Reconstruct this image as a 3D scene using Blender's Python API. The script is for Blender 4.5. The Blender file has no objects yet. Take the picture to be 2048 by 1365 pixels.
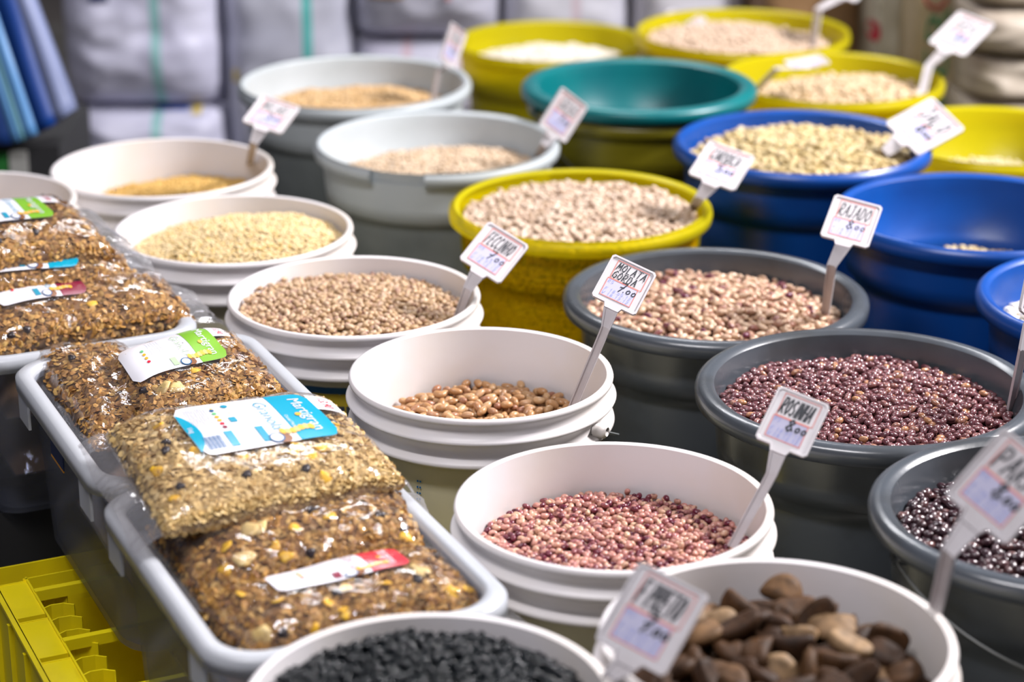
import bpy, math, random
import numpy as np
from mathutils import Vector, Matrix, noise
random.seed(7); rng = np.random.default_rng(11)
sc = bpy.context.scene; col = sc.collection
PI = math.pi
# ------------------------------------------------------------------ camera, world, lights, exposure
CAMZ = 1.29; F = 4480.0; PITCH = math.radians(20.2)
cam_d = bpy.data.cameras.new('camera'); cam_d.sensor_width = 36; cam_d.lens = F*36/2048
cam_d.dof.use_dof = True; cam_d.dof.focus_distance = 2.33; cam_d.dof.aperture_fstop = 3.3; cam_d.clip_start = .02
cam = bpy.data.objects.new('camera', cam_d); cam.location = (0, 0, CAMZ); cam.rotation_euler = (PI/2-PITCH, 0, 0)
col.objects.link(cam); sc.camera = cam
w = bpy.data.worlds.new('world'); sc.world = w; w.use_nodes = True
w.node_tree.nodes['Background'].inputs[0].default_value = (.80, .80, 1.0, 1)
w.node_tree.nodes['Background'].inputs[1].default_value = .09
def area(name, loc, target, sx, sy, power, color):
    l = bpy.data.lights.new(name, 'AREA'); l.shape = 'RECTANGLE'; l.size = sx; l.size_y = sy; l.energy = power; l.color = color
    o = bpy.data.objects.new(name, l); o.location = loc
    o.rotation_euler = (Vector(target)-Vector(loc)).to_track_quat('-Z', 'Y').to_euler(); col.objects.link(o); return o
area('lamp_or_fill', (2.15, 2.9, 2.35), (0, 2.2, .4), 1.1, .20, 180, (1.0, .965, .975))
area('lamp_or_fill', (-.2, 5.2, 2.9), (-.2, 3.0, .4), 1.6, .3, 38, (.97, .97, 1.0))
area('lamp_or_fill', (-.5, .9, 3.0), (0, 2.0, .4), 1.4, .3, 52, (1.0, .97, 1.0))  # front fill added to brighten the tags, not a lamp of the market
vs = sc.view_settings; vs.view_transform = 'Standard'; vs.look = 'None'; vs.gamma = 1; vs.use_curve_mapping = False; vs.exposure = .22

# ------------------------------------------------------------------ pixel <-> place
FW = np.array([0, math.cos(PITCH), -math.sin(PITCH)]); UP = np.array([0, math.sin(PITCH), math.cos(PITCH)]); RT = np.array([1., 0, 0])
CAM = np.array([0, 0, CAMZ])
def ray(px, py): return FW + RT*(px-1024)/F + UP*(682.5-py)/F
def at_z(px, py, z): r = ray(px, py); return CAM + r*(z-CAMZ)/r[2]
def at_y(px, py, y): r = ray(px, py); return CAM + r*y/r[1]
def at_d(px, py, d): return CAM + ray(px, py)*d

# ------------------------------------------------------------------ mesh helpers
ORG = {}
def tag(o, label=None, cat=None, group=None, kind=None):
    if label: o['label'] = label
    if cat: o['category'] = cat
    if group: o['group'] = group
    if kind: o['kind'] = kind
    return o
def thing(name, loc, label, cat, group=None):
    o = bpy.data.objects.new(name, None); o.location = loc; o.empty_display_size = .05; col.objects.link(o)
    ORG[o.name] = np.array(loc, float); return tag(o, label, cat, group)
def mk(name, V, Fc, mat, parent=None, smooth=True, origin=None, eye=None, mats=None, midx=None):
    V = np.asarray(V, float)
    if parent is not None: org = ORG[parent.name]
    else: org = np.array(origin if origin is not None else (0, 0, 0), float)
    me = bpy.data.meshes.new(name); me.from_pydata((V-org).tolist(), [], [tuple(int(i) for i in f) for f in Fc] if not isinstance(Fc, np.ndarray) else Fc.tolist())
    if eye is not None:
        a = me.attributes.new('eye', 'FLOAT', 'POINT'); a.data.foreach_set('value', np.asarray(eye, np.float32))
    for m in (mats or [mat]): me.materials.append(m)
    if midx is not None: me.polygons.foreach_set('material_index', midx)
    me.polygons.foreach_set('use_smooth', [smooth]*len(me.polygons)); me.update()
    o = bpy.data.objects.new(name, me); col.objects.link(o)
    if parent is not None:
        o.parent = parent; ORG[o.name] = org
    else:
        o.location = org; ORG[o.name] = org
    return o
class MB:
    def __init__(s): s.v = []; s.f = []
    def add(s, V, Fc):
        n = len(s.v); s.v.extend([tuple(p) for p in V]); s.f.extend([tuple(int(i)+n for i in f) for f in Fc])
    def box(s, c, ax, ay, az):     # centre, three half-axis vectors
        c, ax, ay, az = map(np.array, (c, ax, ay, az))
        V = [c+i*ax+j*ay+k*az for k in (-1, 1) for j in (-1, 1) for i in (-1, 1)]
        Fc = [(0, 2, 3, 1), (4, 5, 7, 6), (0, 1, 5, 4), (2, 6, 7, 3), (0, 4, 6, 2), (1, 3, 7, 5)]
        if np.dot(np.cross(ax, ay), az) < 0: Fc = [f[::-1] for f in Fc]
        s.add(V, Fc)
    def tube(s, pts, r, n=8, closed=False):
        pts = [np.array(p, float) for p in pts]; V = []; m = len(pts)
        rr = r if hasattr(r, '__len__') else [r]*m
        up = np.array([.13, .21, .97])
        for i, p in enumerate(pts):
            t = pts[min(i+1, m-1)]-pts[max(i-1, 0)]; t /= np.linalg.norm(t)+1e-12
            a = np.cross(t, up); a /= np.linalg.norm(a)+1e-12; b = np.cross(t, a)
            for k in range(n):
                th = 2*PI*k/n; V.append(p+rr[i]*(math.cos(th)*a+math.sin(th)*b))
        Fc = [(i*n+k, i*n+(k+1) % n, (i+1)*n+(k+1) % n, (i+1)*n+k) for i in range(m-1) for k in range(n)]
        Fc += [tuple(range(n)), tuple(range((m-1)*n, m*n))[::-1]]
        s.add(V, Fc)
    def build(s, name, mat, parent=None, smooth=False, origin=None): return mk(name, s.v, s.f, mat, parent, smooth, origin)
def loft(loops, cap0=False, cap1=False):
    n = len(loops[0]); V = [p for l in loops for p in l]
    Fc = [(i*n+k, i*n+(k+1) % n, (i+1)*n+(k+1) % n, (i+1)*n+k) for i in range(len(loops)-1) for k in range(n)]
    if cap0: Fc.append(tuple(range(n))[::-1])
    if cap1: Fc.append(tuple(range((len(loops)-1)*n, len(loops)*n)))
    return V, Fc
def lathe(prof, c, n=80, wob=0.0, close=False):
    loops = []
    for r, z in prof:
        loops.append([(c[0]+r*math.cos(2*PI*k/n)*(1+wob*math.cos(4*PI*k/n+.6)), c[1]+r*math.sin(2*PI*k/n)*(1-wob*math.cos(4*PI*k/n+.6)), z) for k in range(n)])
    return loft(loops)

# ------------------------------------------------------------------ materials
def newmat(name):
    m = bpy.data.materials.new(name); m.use_nodes = True; nt = m.node_tree
    return m, nt, nt.nodes['Principled BSDF'], nt.nodes['Material Output']
def c4(c): return (c[0], c[1], c[2], 1)
def noise_mix(nt, ca, cb, scale, lo=.45, hi=.6, detail=4, dist=0):
    tc = nt.nodes.new('ShaderNodeTexCoord'); nz = nt.nodes.new('ShaderNodeTexNoise'); rp = nt.nodes.new('ShaderNodeMapRange'); mx = nt.nodes.new('ShaderNodeMix')
    mx.data_type = 'RGBA'; nz.inputs['Scale'].default_value = scale; nz.inputs['Detail'].default_value = detail; nz.inputs['Distortion'].default_value = dist
    rp.inputs[1].default_value = lo; rp.inputs[2].default_value = hi
    nt.links.new(tc.outputs['Object'], nz.inputs['Vector']); nt.links.new(nz.outputs[0], rp.inputs[0]); nt.links.new(rp.outputs[0], mx.inputs[0])
    mx.inputs[6].default_value = c4(ca); mx.inputs[7].default_value = c4(cb); return mx.outputs[2], nz
def bump(nt, bs, scale, strength, dist=.002, kind='noise'):
    tc = nt.nodes.new('ShaderNodeTexCoord'); b = nt.nodes.new('ShaderNodeBump'); b.inputs['Strength'].default_value = strength; b.inputs['Distance'].default_value = dist
    t = nt.nodes.new('ShaderNodeTexNoise' if kind == 'noise' else 'ShaderNodeTexVoronoi'); t.inputs['Scale'].default_value = scale
    nt.links.new(tc.outputs['Object'], t.inputs['Vector']); nt.links.new(t.outputs[0], b.inputs['Height']); nt.links.new(b.outputs[0], bs.inputs['Normal'])
def plastic(name, c, rough=.35, c2=None, scale=14, trans=0, transp=0, spec=.5, tcol=None):
    m, nt, bs, out = newmat(name)
    bs.inputs['Roughness'].default_value = rough; bs.inputs['Base Color'].default_value = c4(c); bs.inputs['Specular IOR Level'].default_value = spec
    if c2 is not None:
        o, nz = noise_mix(nt, c, c2, scale, .45, .72); nt.links.new(o, bs.inputs['Base Color'])
    bump(nt, bs, 90, .12, .001)
    sh = bs.outputs[0]
    if trans:
        tr = nt.nodes.new('ShaderNodeBsdfTranslucent'); tr.inputs[0].default_value = c4(tcol or c); mx = nt.nodes.new('ShaderNodeMixShader'); mx.inputs[0].default_value = trans
        nt.links.new(sh, mx.inputs[1]); nt.links.new(tr.outputs[0], mx.inputs[2]); sh = mx.outputs[0]
    if transp:
        tr = nt.nodes.new('ShaderNodeBsdfTransparent'); tr.inputs[0].default_value = c4(tcol or (1, 1, 1)); mx = nt.nodes.new('ShaderNodeMixShader'); mx.inputs[0].default_value = transp
        nt.links.new(sh, mx.inputs[1]); nt.links.new(tr.outputs[0], mx.inputs[2]); sh = mx.outputs[0]
    nt.links.new(sh, out.inputs[0]); return m
def flat(name, c, rough=.6): 
    m, nt, bs, out = newmat(name); bs.inputs['Base Color'].default_value = c4(c); bs.inputs['Roughness'].default_value = rough; return m
def island_ramp(nt, stops):
    g = nt.nodes.new('ShaderNodeNewGeometry'); oi = nt.nodes.new('ShaderNodeObjectInfo'); ad = nt.nodes.new('ShaderNodeMath'); ad.operation = 'ADD'
    fr = nt.nodes.new('ShaderNodeMath'); fr.operation = 'FRACT'; rp = nt.nodes.new('ShaderNodeValToRGB')
    nt.links.new(g.outputs['Random Per Island'], ad.inputs[0]); nt.links.new(oi.outputs['Random'], ad.inputs[1]); nt.links.new(ad.outputs[0], fr.inputs[0]); nt.links.new(fr.outputs[0], rp.inputs[0])
    els = rp.color_ramp.elements
    while len(els) > 1: els.remove(els[-1])
    els[0].position = stops[0][0]; els[0].color = c4(stops[0][1])
    for p, c in stops[1:]:
        e = els.new(p); e.color = c4(c)
    return rp.outputs[0], fr.outputs[0]
def beanmat(name, stops, rough=.3, mott=None, eyec=None, spec=.5, mscale=260, mlo=.55, mhi=.62):
    m, nt, bs, out = newmat(name); bs.inputs['Roughness'].default_value = rough; bs.inputs['Specular IOR Level'].default_value = spec
    c, fr = island_ramp(nt, stops)
    if mott:
        tc = nt.nodes.new('ShaderNodeTexCoord'); nz = nt.nodes.new('ShaderNodeTexNoise'); nz.noise_dimensions = '4D'; nz.inputs['Scale'].default_value = mscale
        mu = nt.nodes.new('ShaderNodeMath'); mu.operation = 'MULTIPLY'; mu.inputs[1].default_value = 37; nt.links.new(fr, mu.inputs[0]); nt.links.new(mu.outputs[0], nz.inputs['W'])
        nt.links.new(tc.outputs['Object'], nz.inputs['Vector']); mr = nt.nodes.new('ShaderNodeMapRange'); mr.inputs[1].default_value = mlo; mr.inputs[2].default_value = mhi
        nt.links.new(nz.outputs[0], mr.inputs[0]); mx = nt.nodes.new('ShaderNodeMix'); mx.data_type = 'RGBA'; mx.inputs[7].default_value = c4(mott)
        nt.links.new(mr.outputs[0], mx.inputs[0]); nt.links.new(c, mx.inputs[6]); c = mx.outputs[2]
    if eyec:
        at = nt.nodes.new('ShaderNodeAttribute'); at.attribute_name = 'eye'; mx = nt.nodes.new('ShaderNodeMix'); mx.data_type = 'RGBA'; mx.inputs[7].default_value = c4(eyec)
        nt.links.new(at.outputs['Fac'], mx.inputs[0]); nt.links.new(c, mx.inputs[6]); c = mx.outputs[2]
    nt.links.new(c, bs.inputs['Base Color']); return m
M = {}
M['white_pail'] = plastic('white_pail', (.70, .67, .68), .38, (.68, .62, .55), 6)
M['cream_pail'] = plastic('cream_pail', (.60, .56, .40), .42, (.46, .43, .30), 8)
M['grey_pail'] = plastic('grey_pail', (.066, .076, .090), .25, (.045, .049, .053), 10, spec=.7)
M['lightgrey_pail'] = plastic('lightgrey_pail', (.47, .51, .53), .38, (.40, .44, .45), 7)
M['shaded_grey_pail'] = plastic('shaded_grey_pail', (.19, .21, .21), .4, (.11, .125, .125), 7)
M['blue_pail'] = plastic('blue_pail', (.003, .062, .31), .33, (.005, .047, .24), 8)
M['teal_pail'] = plastic('teal_pail', (.0, .14, .15), .36, (.0, .11, .125), 8)
M['yellow_pail'] = plastic('yellow_pail', (.68, .62, .008), .3, (.60, .55, .008), 6, trans=.30, transp=.30, tcol=(.88, .76, .02))
M['olive_pail'] = plastic('olive_pail', (.20, .17, .008), .35, (.14, .13, .008), 7)
M['yellow_thin'] = plastic('yellow_thin', (.68, .62, .008), .3, (.60, .55, .008), 6, trans=.5, transp=.80, tcol=(.93, .84, .05))
M['tag_plastic'] = plastic('tag_plastic', (.60, .57, .59), .4, (.54, .50, .51), 30)
M['paper'] = flat('paper', (.50, .49, .66)); M['ink'] = flat('ink', (.02, .025, .035)); M['red_ink'] = flat('red_ink', (.75, .22, .18)); M['blue_ink'] = flat('blue_ink', (.35, .40, .75))
M['wire'] = flat('wire', (.16, .17, .17), .3)
M['bin'] = plastic('bin_plastic', (.36, .37, .40), .32, (.30, .31, .34), 5, trans=.10, transp=.80, tcol=(.80, .82, .88))
M['bin_rim'] = plastic('bin_rim', (.60, .62, .66), .3, (.52, .55, .6), 5, trans=.25, transp=.05)
M['crate_yellow'] = plastic('crate_yellow', (.88, .72, .005), .42, (.74, .60, .01), 12)
M['dark'] = flat('dark_plastic', (.02, .02, .022), .6)

def filmmat():
    m, nt, bs, out = newmat('clear_film'); nt.nodes.remove(bs)
    fr = nt.nodes.new('ShaderNodeLayerWeight'); fr.inputs[0].default_value = .5; gl = nt.nodes.new('ShaderNodeBsdfGlossy'); gl.inputs['Roughness'].default_value = .07
    tp = nt.nodes.new('ShaderNodeBsdfTransparent'); tp.inputs[0].default_value = (.98, .97, .97, 1); mx = nt.nodes.new('ShaderNodeMixShader')
    pw = nt.nodes.new('ShaderNodeMath'); pw.operation = 'POWER'; pw.inputs[1].default_value = 4.5; nt.links.new(fr.outputs['Facing'], pw.inputs[0])
    mr = nt.nodes.new('ShaderNodeMapRange'); mr.inputs[3].default_value = .09; mr.inputs[4].default_value = .95; nt.links.new(pw.outputs[0], mr.inputs[0])
    tc = nt.nodes.new('ShaderNodeTexCoord'); nz = nt.nodes.new('ShaderNodeTexNoise'); nz.inputs['Scale'].default_value = 55; nz.inputs['Detail'].default_value = 3; nz.inputs['Distortion'].default_value = 1.2
    b = nt.nodes.new('ShaderNodeBump'); b.inputs['Strength'].default_value = .55; b.inputs['Distance'].default_value = .004
    nt.links.new(tc.outputs['Object'], nz.inputs['Vector']); nt.links.new(nz.outputs[0], b.inputs['Height'])
    nt.links.new(b.outputs[0], gl.inputs['Normal']); nt.links.new(b.outputs[0], fr.inputs['Normal'])
    nt.links.new(mr.outputs[0], mx.inputs[0]); nt.links.new(tp.outputs[0], mx.inputs[1]); nt.links.new(gl.outputs[0], mx.inputs[2])
    df = nt.nodes.new('ShaderNodeBsdfDiffuse'); df.inputs[0].default_value = (.8, .8, .84, 1); m2 = nt.nodes.new('ShaderNodeMixShader'); m2.inputs[0].default_value = .02
    nt.links.new(mx.outputs[0], m2.inputs[1]); nt.links.new(df.outputs[0], m2.inputs[2]); nt.links.new(m2.outputs[0], out.inputs[0]); return m
M['film'] = filmmat()
M['seal'] = M['film'].copy(); M['seal'].name = 'film_seal'
for n_ in M['seal'].node_tree.nodes:
    if n_.type == 'MIX_SHADER' and not n_.inputs[0].is_linked: n_.inputs[0].default_value = .08

# ------------------------------------------------------------------ setting
def setting():
    m, nt, bs, out = newmat('concrete'); o, nz = noise_mix(nt, (.055, .05, .045), (.09, .085, .08), 6); nt.links.new(o, bs.inputs['Base Color']); bs.inputs['Roughness'].default_value = .8; bump(nt, bs, 40, .3)
    b = MB(); b.box((0, 3, -.05), (4, 0, 0), (0, 4, 0), (0, 0, .05)); tag(b.build('floor', m), kind='structure')
    m, nt, bs, out = newmat('old_wall'); o, nz = noise_mix(nt, (.05, .045, .045), (.085, .075, .07), 3); nt.links.new(o, bs.inputs['Base Color']); bs.inputs['Roughness'].default_value = .9; bump(nt, bs, 30, .3)
    b = MB(); b.box((0, 6.05, 1.4), (4, 0, 0), (0, .05, 0), (0, 0, 1.4)); tag(b.build('wall_back', m), kind='structure')
setting()

# ------------------------------------------------------------------ buckets
BK = {}
def white_prof(R, zt, H):
    rim = [(R-.0075, -.0015), (R-.004, 0), (R-.001, -.001), (R, -.004), (R-.0005, -.007), (R-.0045, -.009), (R-.0055, -.020), (R+.002, -.0235), (R+.0035, -.0255), (R+.002, -.0285), (R-.006, -.031), (R-.0075, -.046), (R+.001, -.0495), (R+.002, -.053), (R-.001, -.056), (R-.0115, -.058)]
    body = [(R-.012, -.054), (R-.014, -.08), (R-.034, -H+.01), (R-.042, -H), (.001, -H), (.001, -H+.004), (R-.044, -H+.004), (R-.038, -H+.012), (R-.0165, -.08), (R-.0135, -.045), (R-.012, -.03), (R-.0085, -.008), (R-.0075, -.0015)]
    inn = [(-.0015, R-.0075), (-.008, R-.0085), (-.03, R-.012), (-.045, R-.0135), (-.08, R-.0165), (-H, R-.04)]
    return rim, body, inn
def flare_prof(R, zt, H, lip=.020, step=True):
    rim = [(R-lip-.001, -.004), (R-lip+.003, -.0012), (R-lip+.008, 0), (R-.006, -.001), (R-.001, -.005), (R, -.010), (R-.001, -.019), (R-.004, -.021), (R-lip*.55, -.022), (R-lip-.001, -.025)]
    body = [(R-lip-.001, -.020), (R-lip-.004, -.06), (R-lip-.006, -.080), (R-lip-.016, -.085), (R-lip-.018, -.10), (R-lip-.043, -H+.01), (R-lip-.05, -H), (.001, -H), (.001, -H+.004), (R-lip-.052, -H+.004), (R-lip-.046, -H+.012), (R-lip-.021, -.10), (R-lip-.0185, -.084), (R-lip-.0085, -.076), (R-lip-.0045, -.02), (R-lip-.001, -.004)]
    inn = [(-.004, R-lip-.001), (-.02, R-lip-.0045), (-.076, R-lip-.0085), (-.084, R-lip-.0185), (-.10, R-lip-.021), (-H, R-lip-.05)]
    return rim, body, inn
def bucket(key, kind, D, xl, xr, py, label, lip=.020, handle=None, wob=.0, rimmat=None, bodymat=None, ear=None):
    d = F*D/(xr-xl); P = CAM + ray((xl+xr)/2, py)*d; R = D/2; H = P[2]
    rim, body, inn = white_prof(R, P[2], H) if kind == 'white' else flare_prof(R, P[2], H, lip)
    names = {'white': 'plastic_pail', 'grey': 'plastic_bucket', 'blue': 'plastic_bucket', 'teal': 'plastic_bucket', 'yellow': 'plastic_bucket', 'light': 'plastic_bucket'}
    t = thing(names[kind], (P[0], P[1], 0), label, 'bucket')
    mr = {'white': 'white_pail', 'grey': 'grey_pail', 'blue': 'blue_pail', 'teal': 'teal_pail', 'yellow': 'yellow_pail', 'light': 'lightgrey_pail'}[kind]
    V, Fc = lathe([(r, P[2]+z) for r, z in body], P, 96, wob); mk('body', V, Fc, M[bodymat or mr], t)
    V, Fc = lathe([(r, P[2]+z) for r, z in rim], P, 96, wob)
    if key == 'g12': Fc = [f for f in Fc if not 63.2 <= (min(f) % 96) <= 70.5]
    mk('rim', V, Fc, M[rimmat or mr], t)
    BK[key] = dict(P=P, R=R, H=H, inn=inn, kind=kind, t=t)
    if kind == 'white':      # stained lower skirt shell over the body
        r1, r2 = R-.0125, R-.0325
        V, Fc = lathe([(r1+.0010, P[2]-.056), (r1-.001, P[2]-.08), (r2, P[2]-H+.012)], P, 96); mk('lower_wall', V, Fc, M['cream_pail'], t)
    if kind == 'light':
        q = R-lip; V, Fc = lathe([(q-.0155, P[2]-.0848), (q-.0172, P[2]-.10), (q-.042, P[2]-H+.012)], P, 96); mk('lower_wall', V, Fc, M['shaded_grey_pail'], t)  # darker grey shell paints the shade on the lower bucket wall
    if handle is not None:
        az, drop = handle; a = np.array([math.cos(az), math.sin(az), 0]); bb = np.array([-math.sin(az), math.cos(az), 0])
        z0 = P[2]-(.042 if kind == 'white' else .032); rr = R+(.006 if kind == 'white' else -.012)
        pts = [np.array([P[0], P[1], z0])+a*math.cos(s)*rr+bb*math.sin(s)*(R+.008)-np.array([0, 0, drop])*math.sin(s) for s in np.linspace(0, PI, 40)]
        mb = MB(); mb.tube(pts, .0012, 6); mb.build('bail_handle', M['wire'], t, True)
        for sg in (1, -1):
            mb = MB(); c = np.array([P[0], P[1], z0])+a*sg*(rr-.004); 
            mb.tube([c-a*sg*.008, c+a*sg*.004, c+a*sg*.007], [.008, .008, .005], 14); mb.build('handle_ear', M[rimmat or mr], t, True)
    return t
def rin(b, z):
    zz = [q[0] for q in b['inn']][::-1]; rr = [q[1] for q in b['inn']][::-1]
    return float(np.interp(z-b['P'][2], zz, rr))
# name, kind, diameter, left px, right px, centre row px, label
bucket('pink', 'white', 0.3, 907, 1547, 1005, 'white pail half full of small pink and maroon beans, centre front', handle=(math.radians(20), .05))
bucket('mol', 'white', 0.2861, 697, 1227, 742, 'white ribbed pail with a low layer of light brown beans and the first tall tag', handle=(math.radians(-28), .07))
bucket('pinto', 'white', 0.2996, 455, 961, 588, 'white pail brim-full of small speckled cream beans with blue and yellow band below')
bucket('lentil', 'white', 0.3075, 229, 706, 455, 'white pail heaped with pale yellow split peas')
bucket('back5', 'white', 0.315, 103, 546, 332, 'white pail with a shallow slope of orange lentils, behind the split peas', handle=(math.radians(100), .07))
bucket('farleft', 'white', 0.285, -280, 150, 400, 'cream pail cut by the left edge of the photo, behind the granola bins', rimmat='white_pail')
bucket('blk', 'white', 0.286, 482, 1235, 1395, 'white pail of black beans, nearest the viewer')
bucket('nuts', 'white', 0.286, 1195, 1912, 1270, 'white pail of Brazil nuts in shell, front right')
bucket('raj', 'grey', 0.3719, 1125, 1737, 584, 'dark grey bucket of cream beans streaked with maroon, standing behind the purple-brown beans')
bucket('pur', 'grey', 0.3682, 1390, 2080, 768, 'dark grey bucket brim-full of purple-brown beans, with a torn sticker')
bucket('dark', 'grey', 0.3562, 1740, 2512, 1013, 'dark grey bucket of glossy dark beans at the lower right edge', handle=(math.radians(195), .06))
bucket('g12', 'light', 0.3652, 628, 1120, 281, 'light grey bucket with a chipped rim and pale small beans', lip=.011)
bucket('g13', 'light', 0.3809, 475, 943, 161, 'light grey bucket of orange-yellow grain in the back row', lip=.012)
bucket('yel', 'yellow', 0.357, 897, 1425, 407, 'translucent yellow bucket brim-full of pale carioca beans', lip=.013, bodymat='yellow_thin', rimmat='yellow_pail')
bucket('teal', 'teal', 0.3707, 1042, 1514, 166, 'teal bucket with a broad rolled rim, empty-looking', lip=.026, handle=(math.radians(200), .13))
_b = BK['teal']; _P = _b['P']+np.array([0, 0, -.026]); _R = _b['R']-.010
_rim, _body, _ = flare_prof(_R, _P[2], _P[2], .010); _t = thing('plastic_bucket', (_P[0], _P[1], 0), 'dark yellow bucket in which the teal bucket is nested', 'bucket')
V, Fc = lathe([(r, _P[2]+z) for r, z in _body], _P, 96); mk('body', V, Fc, M['olive_pail'], _t); V, Fc = lathe([(r, _P[2]+z) for r, z in _rim], _P, 96); mk('rim', V, Fc, M['olive_pail'], _t)
bucket('bl1', 'blue', 0.3723, 1346, 1862, 281, 'blue bucket heaped with yellowish jalo beans', lip=.015)
bucket('bl2', 'blue', 0.3693, 1668, 2232, 420, 'blue bucket nearly empty with a few pale beans at the bottom', lip=.015)
bucket('bl3', 'blue', 0.368, 1956, 2590, 592, 'small part of a blue bucket with white beans at the right edge', lip=.016)
bucket('y19', 'yellow', 0.3593, 908, 1292, 80, 'yellow bucket with white beans, back row left', lip=.010)
bucket('y20', 'yellow', 0.3874, 1270, 1700, 60, 'yellow bucket with pinkish beans, farthest back', lip=.010)
bucket('y21', 'yellow', 0.3693, 1440, 1888, 152, 'yellow bucket heaped with chickpeas', lip=.011)
bucket('y22', 'yellow', 0.3586, 1755, 2225, 268, 'yellow bucket with a low fill of greenish peas, at the right edge', lip=.012)
ks = list(BK)
for i, a in enumerate(ks):
    for b in ks[i+1:]:
        A, B = BK[a], BK[b]; dd = math.hypot(A['P'][0]-B['P'][0], A['P'][1]-B['P'][1])-A['R']-B['R']
        if dd < 0: print('OVERLAP', a, b, round(dd, 3), 'dz', round(A['P'][2]-B['P'][2], 3))
print({k: (np.round(v['P'], 3).tolist()) for k, v in BK.items()})

# ------------------------------------------------------------------ beans
def bean_mesh(L, W, T, rings=7, seg=8, bend=.22):
    V = [(-1, 0, 0)]; eye = [0]
    for i in range(1, rings):
        a = PI*i/rings; x = -math.cos(a); r = math.sin(a)**.85
        for k in range(seg):
            th = 2*PI*k/seg-PI/2; V.append((x, r*math.cos(th+PI/2-PI/2), r*math.sin(th+PI/2-PI/2))); eye.append(1. if (abs(x) < .3 and k == 0) else 0.)
    V.append((1, 0, 0)); eye.append(0); V = np.array(V)
    # k == 0 is th=-PI/2 -> z=-1 ; rotate so that the eye sits on -y
    V = V[:, [0, 2, 1]]
    V[:, 1] += bend*(V[:, 0]**2)*-1.0+bend*.4
    V = V*np.array([L/2, W/2, T/2])
    Fc = [(0, 1+(k+1) % seg, 1+k) for k in range(seg)]
    for i in range(rings-2):
        for k in range(seg):
            a = 1+i*seg+k; b = 1+i*seg+(k+1) % seg; Fc.append((a, b, b+seg, a+seg))
    n = len(V)-1; Fc += [(n, n-seg+k, n-seg+(k+1) % seg) for k in range(seg)]
    return V, Fc, np.array(eye)
def rotm(yaw, pit, rol):
    return np.array(Matrix.Rotation(yaw, 3, 'Z') @ Matrix.Rotation(pit, 3, 'Y') @ Matrix.Rotation(rol, 3, 'X'))
def heap_fn(b, dep, gx, gy, crown, lump=.004):
    P, R = b['P'], b['R']
    def h(x, y):
        r2 = ((x-P[0])**2+(y-P[1])**2)/R**2
        return P[2]-dep+gx*(x-P[0])/R+gy*(y-P[1])/R+crown*(1-r2)+lump*noise.noise(Vector((x*22, y*22, P[0]*9)))
    return h
BEDM = {}
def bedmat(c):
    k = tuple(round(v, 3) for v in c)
    if k not in BEDM: BEDM[k] = flat('shaded_bean_bed', c, .9); BEDM[k].node_tree.nodes['Principled BSDF'].inputs['Specular IOR Level'].default_value = 0
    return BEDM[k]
def merged(name, base, mats, pts, extraV=None, extraF=None, mat=None, **kw):
    V0, F0, e0 = base; n = len(V0); m = len(pts)
    VV = np.concatenate([V0@R.T+p for R, p in mats]) if m else np.zeros((0, 3)); FF = []
    for i in range(m): 
        o = i*n; FF.extend([tuple(a+o for a in f) for f in F0])
    ee = np.tile(e0, m)
    nb_ = len(FF)
    if extraV is not None:
        o = len(VV); VV = np.concatenate([VV, np.array(extraV)]); FF.extend([tuple(a+o for a in f) for f in extraF]); ee = np.concatenate([ee, np.zeros(len(extraV))])
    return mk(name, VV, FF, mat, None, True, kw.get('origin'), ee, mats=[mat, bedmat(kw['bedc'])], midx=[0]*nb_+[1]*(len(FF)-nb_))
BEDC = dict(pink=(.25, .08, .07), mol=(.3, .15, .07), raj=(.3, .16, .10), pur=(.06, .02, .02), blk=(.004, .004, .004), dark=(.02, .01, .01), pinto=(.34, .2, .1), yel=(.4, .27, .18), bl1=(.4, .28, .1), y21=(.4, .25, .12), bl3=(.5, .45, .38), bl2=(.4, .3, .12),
 y20=(.45, .32, .22), lentil=(.9, .65, .28), back5=(.7, .36, .07), g12=(.6, .4, .22), g13=(.7, .4, .16), y19=(.7, .65, .55), y22=(.4, .36, .2), farleft=(.5, .3, .1))
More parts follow.
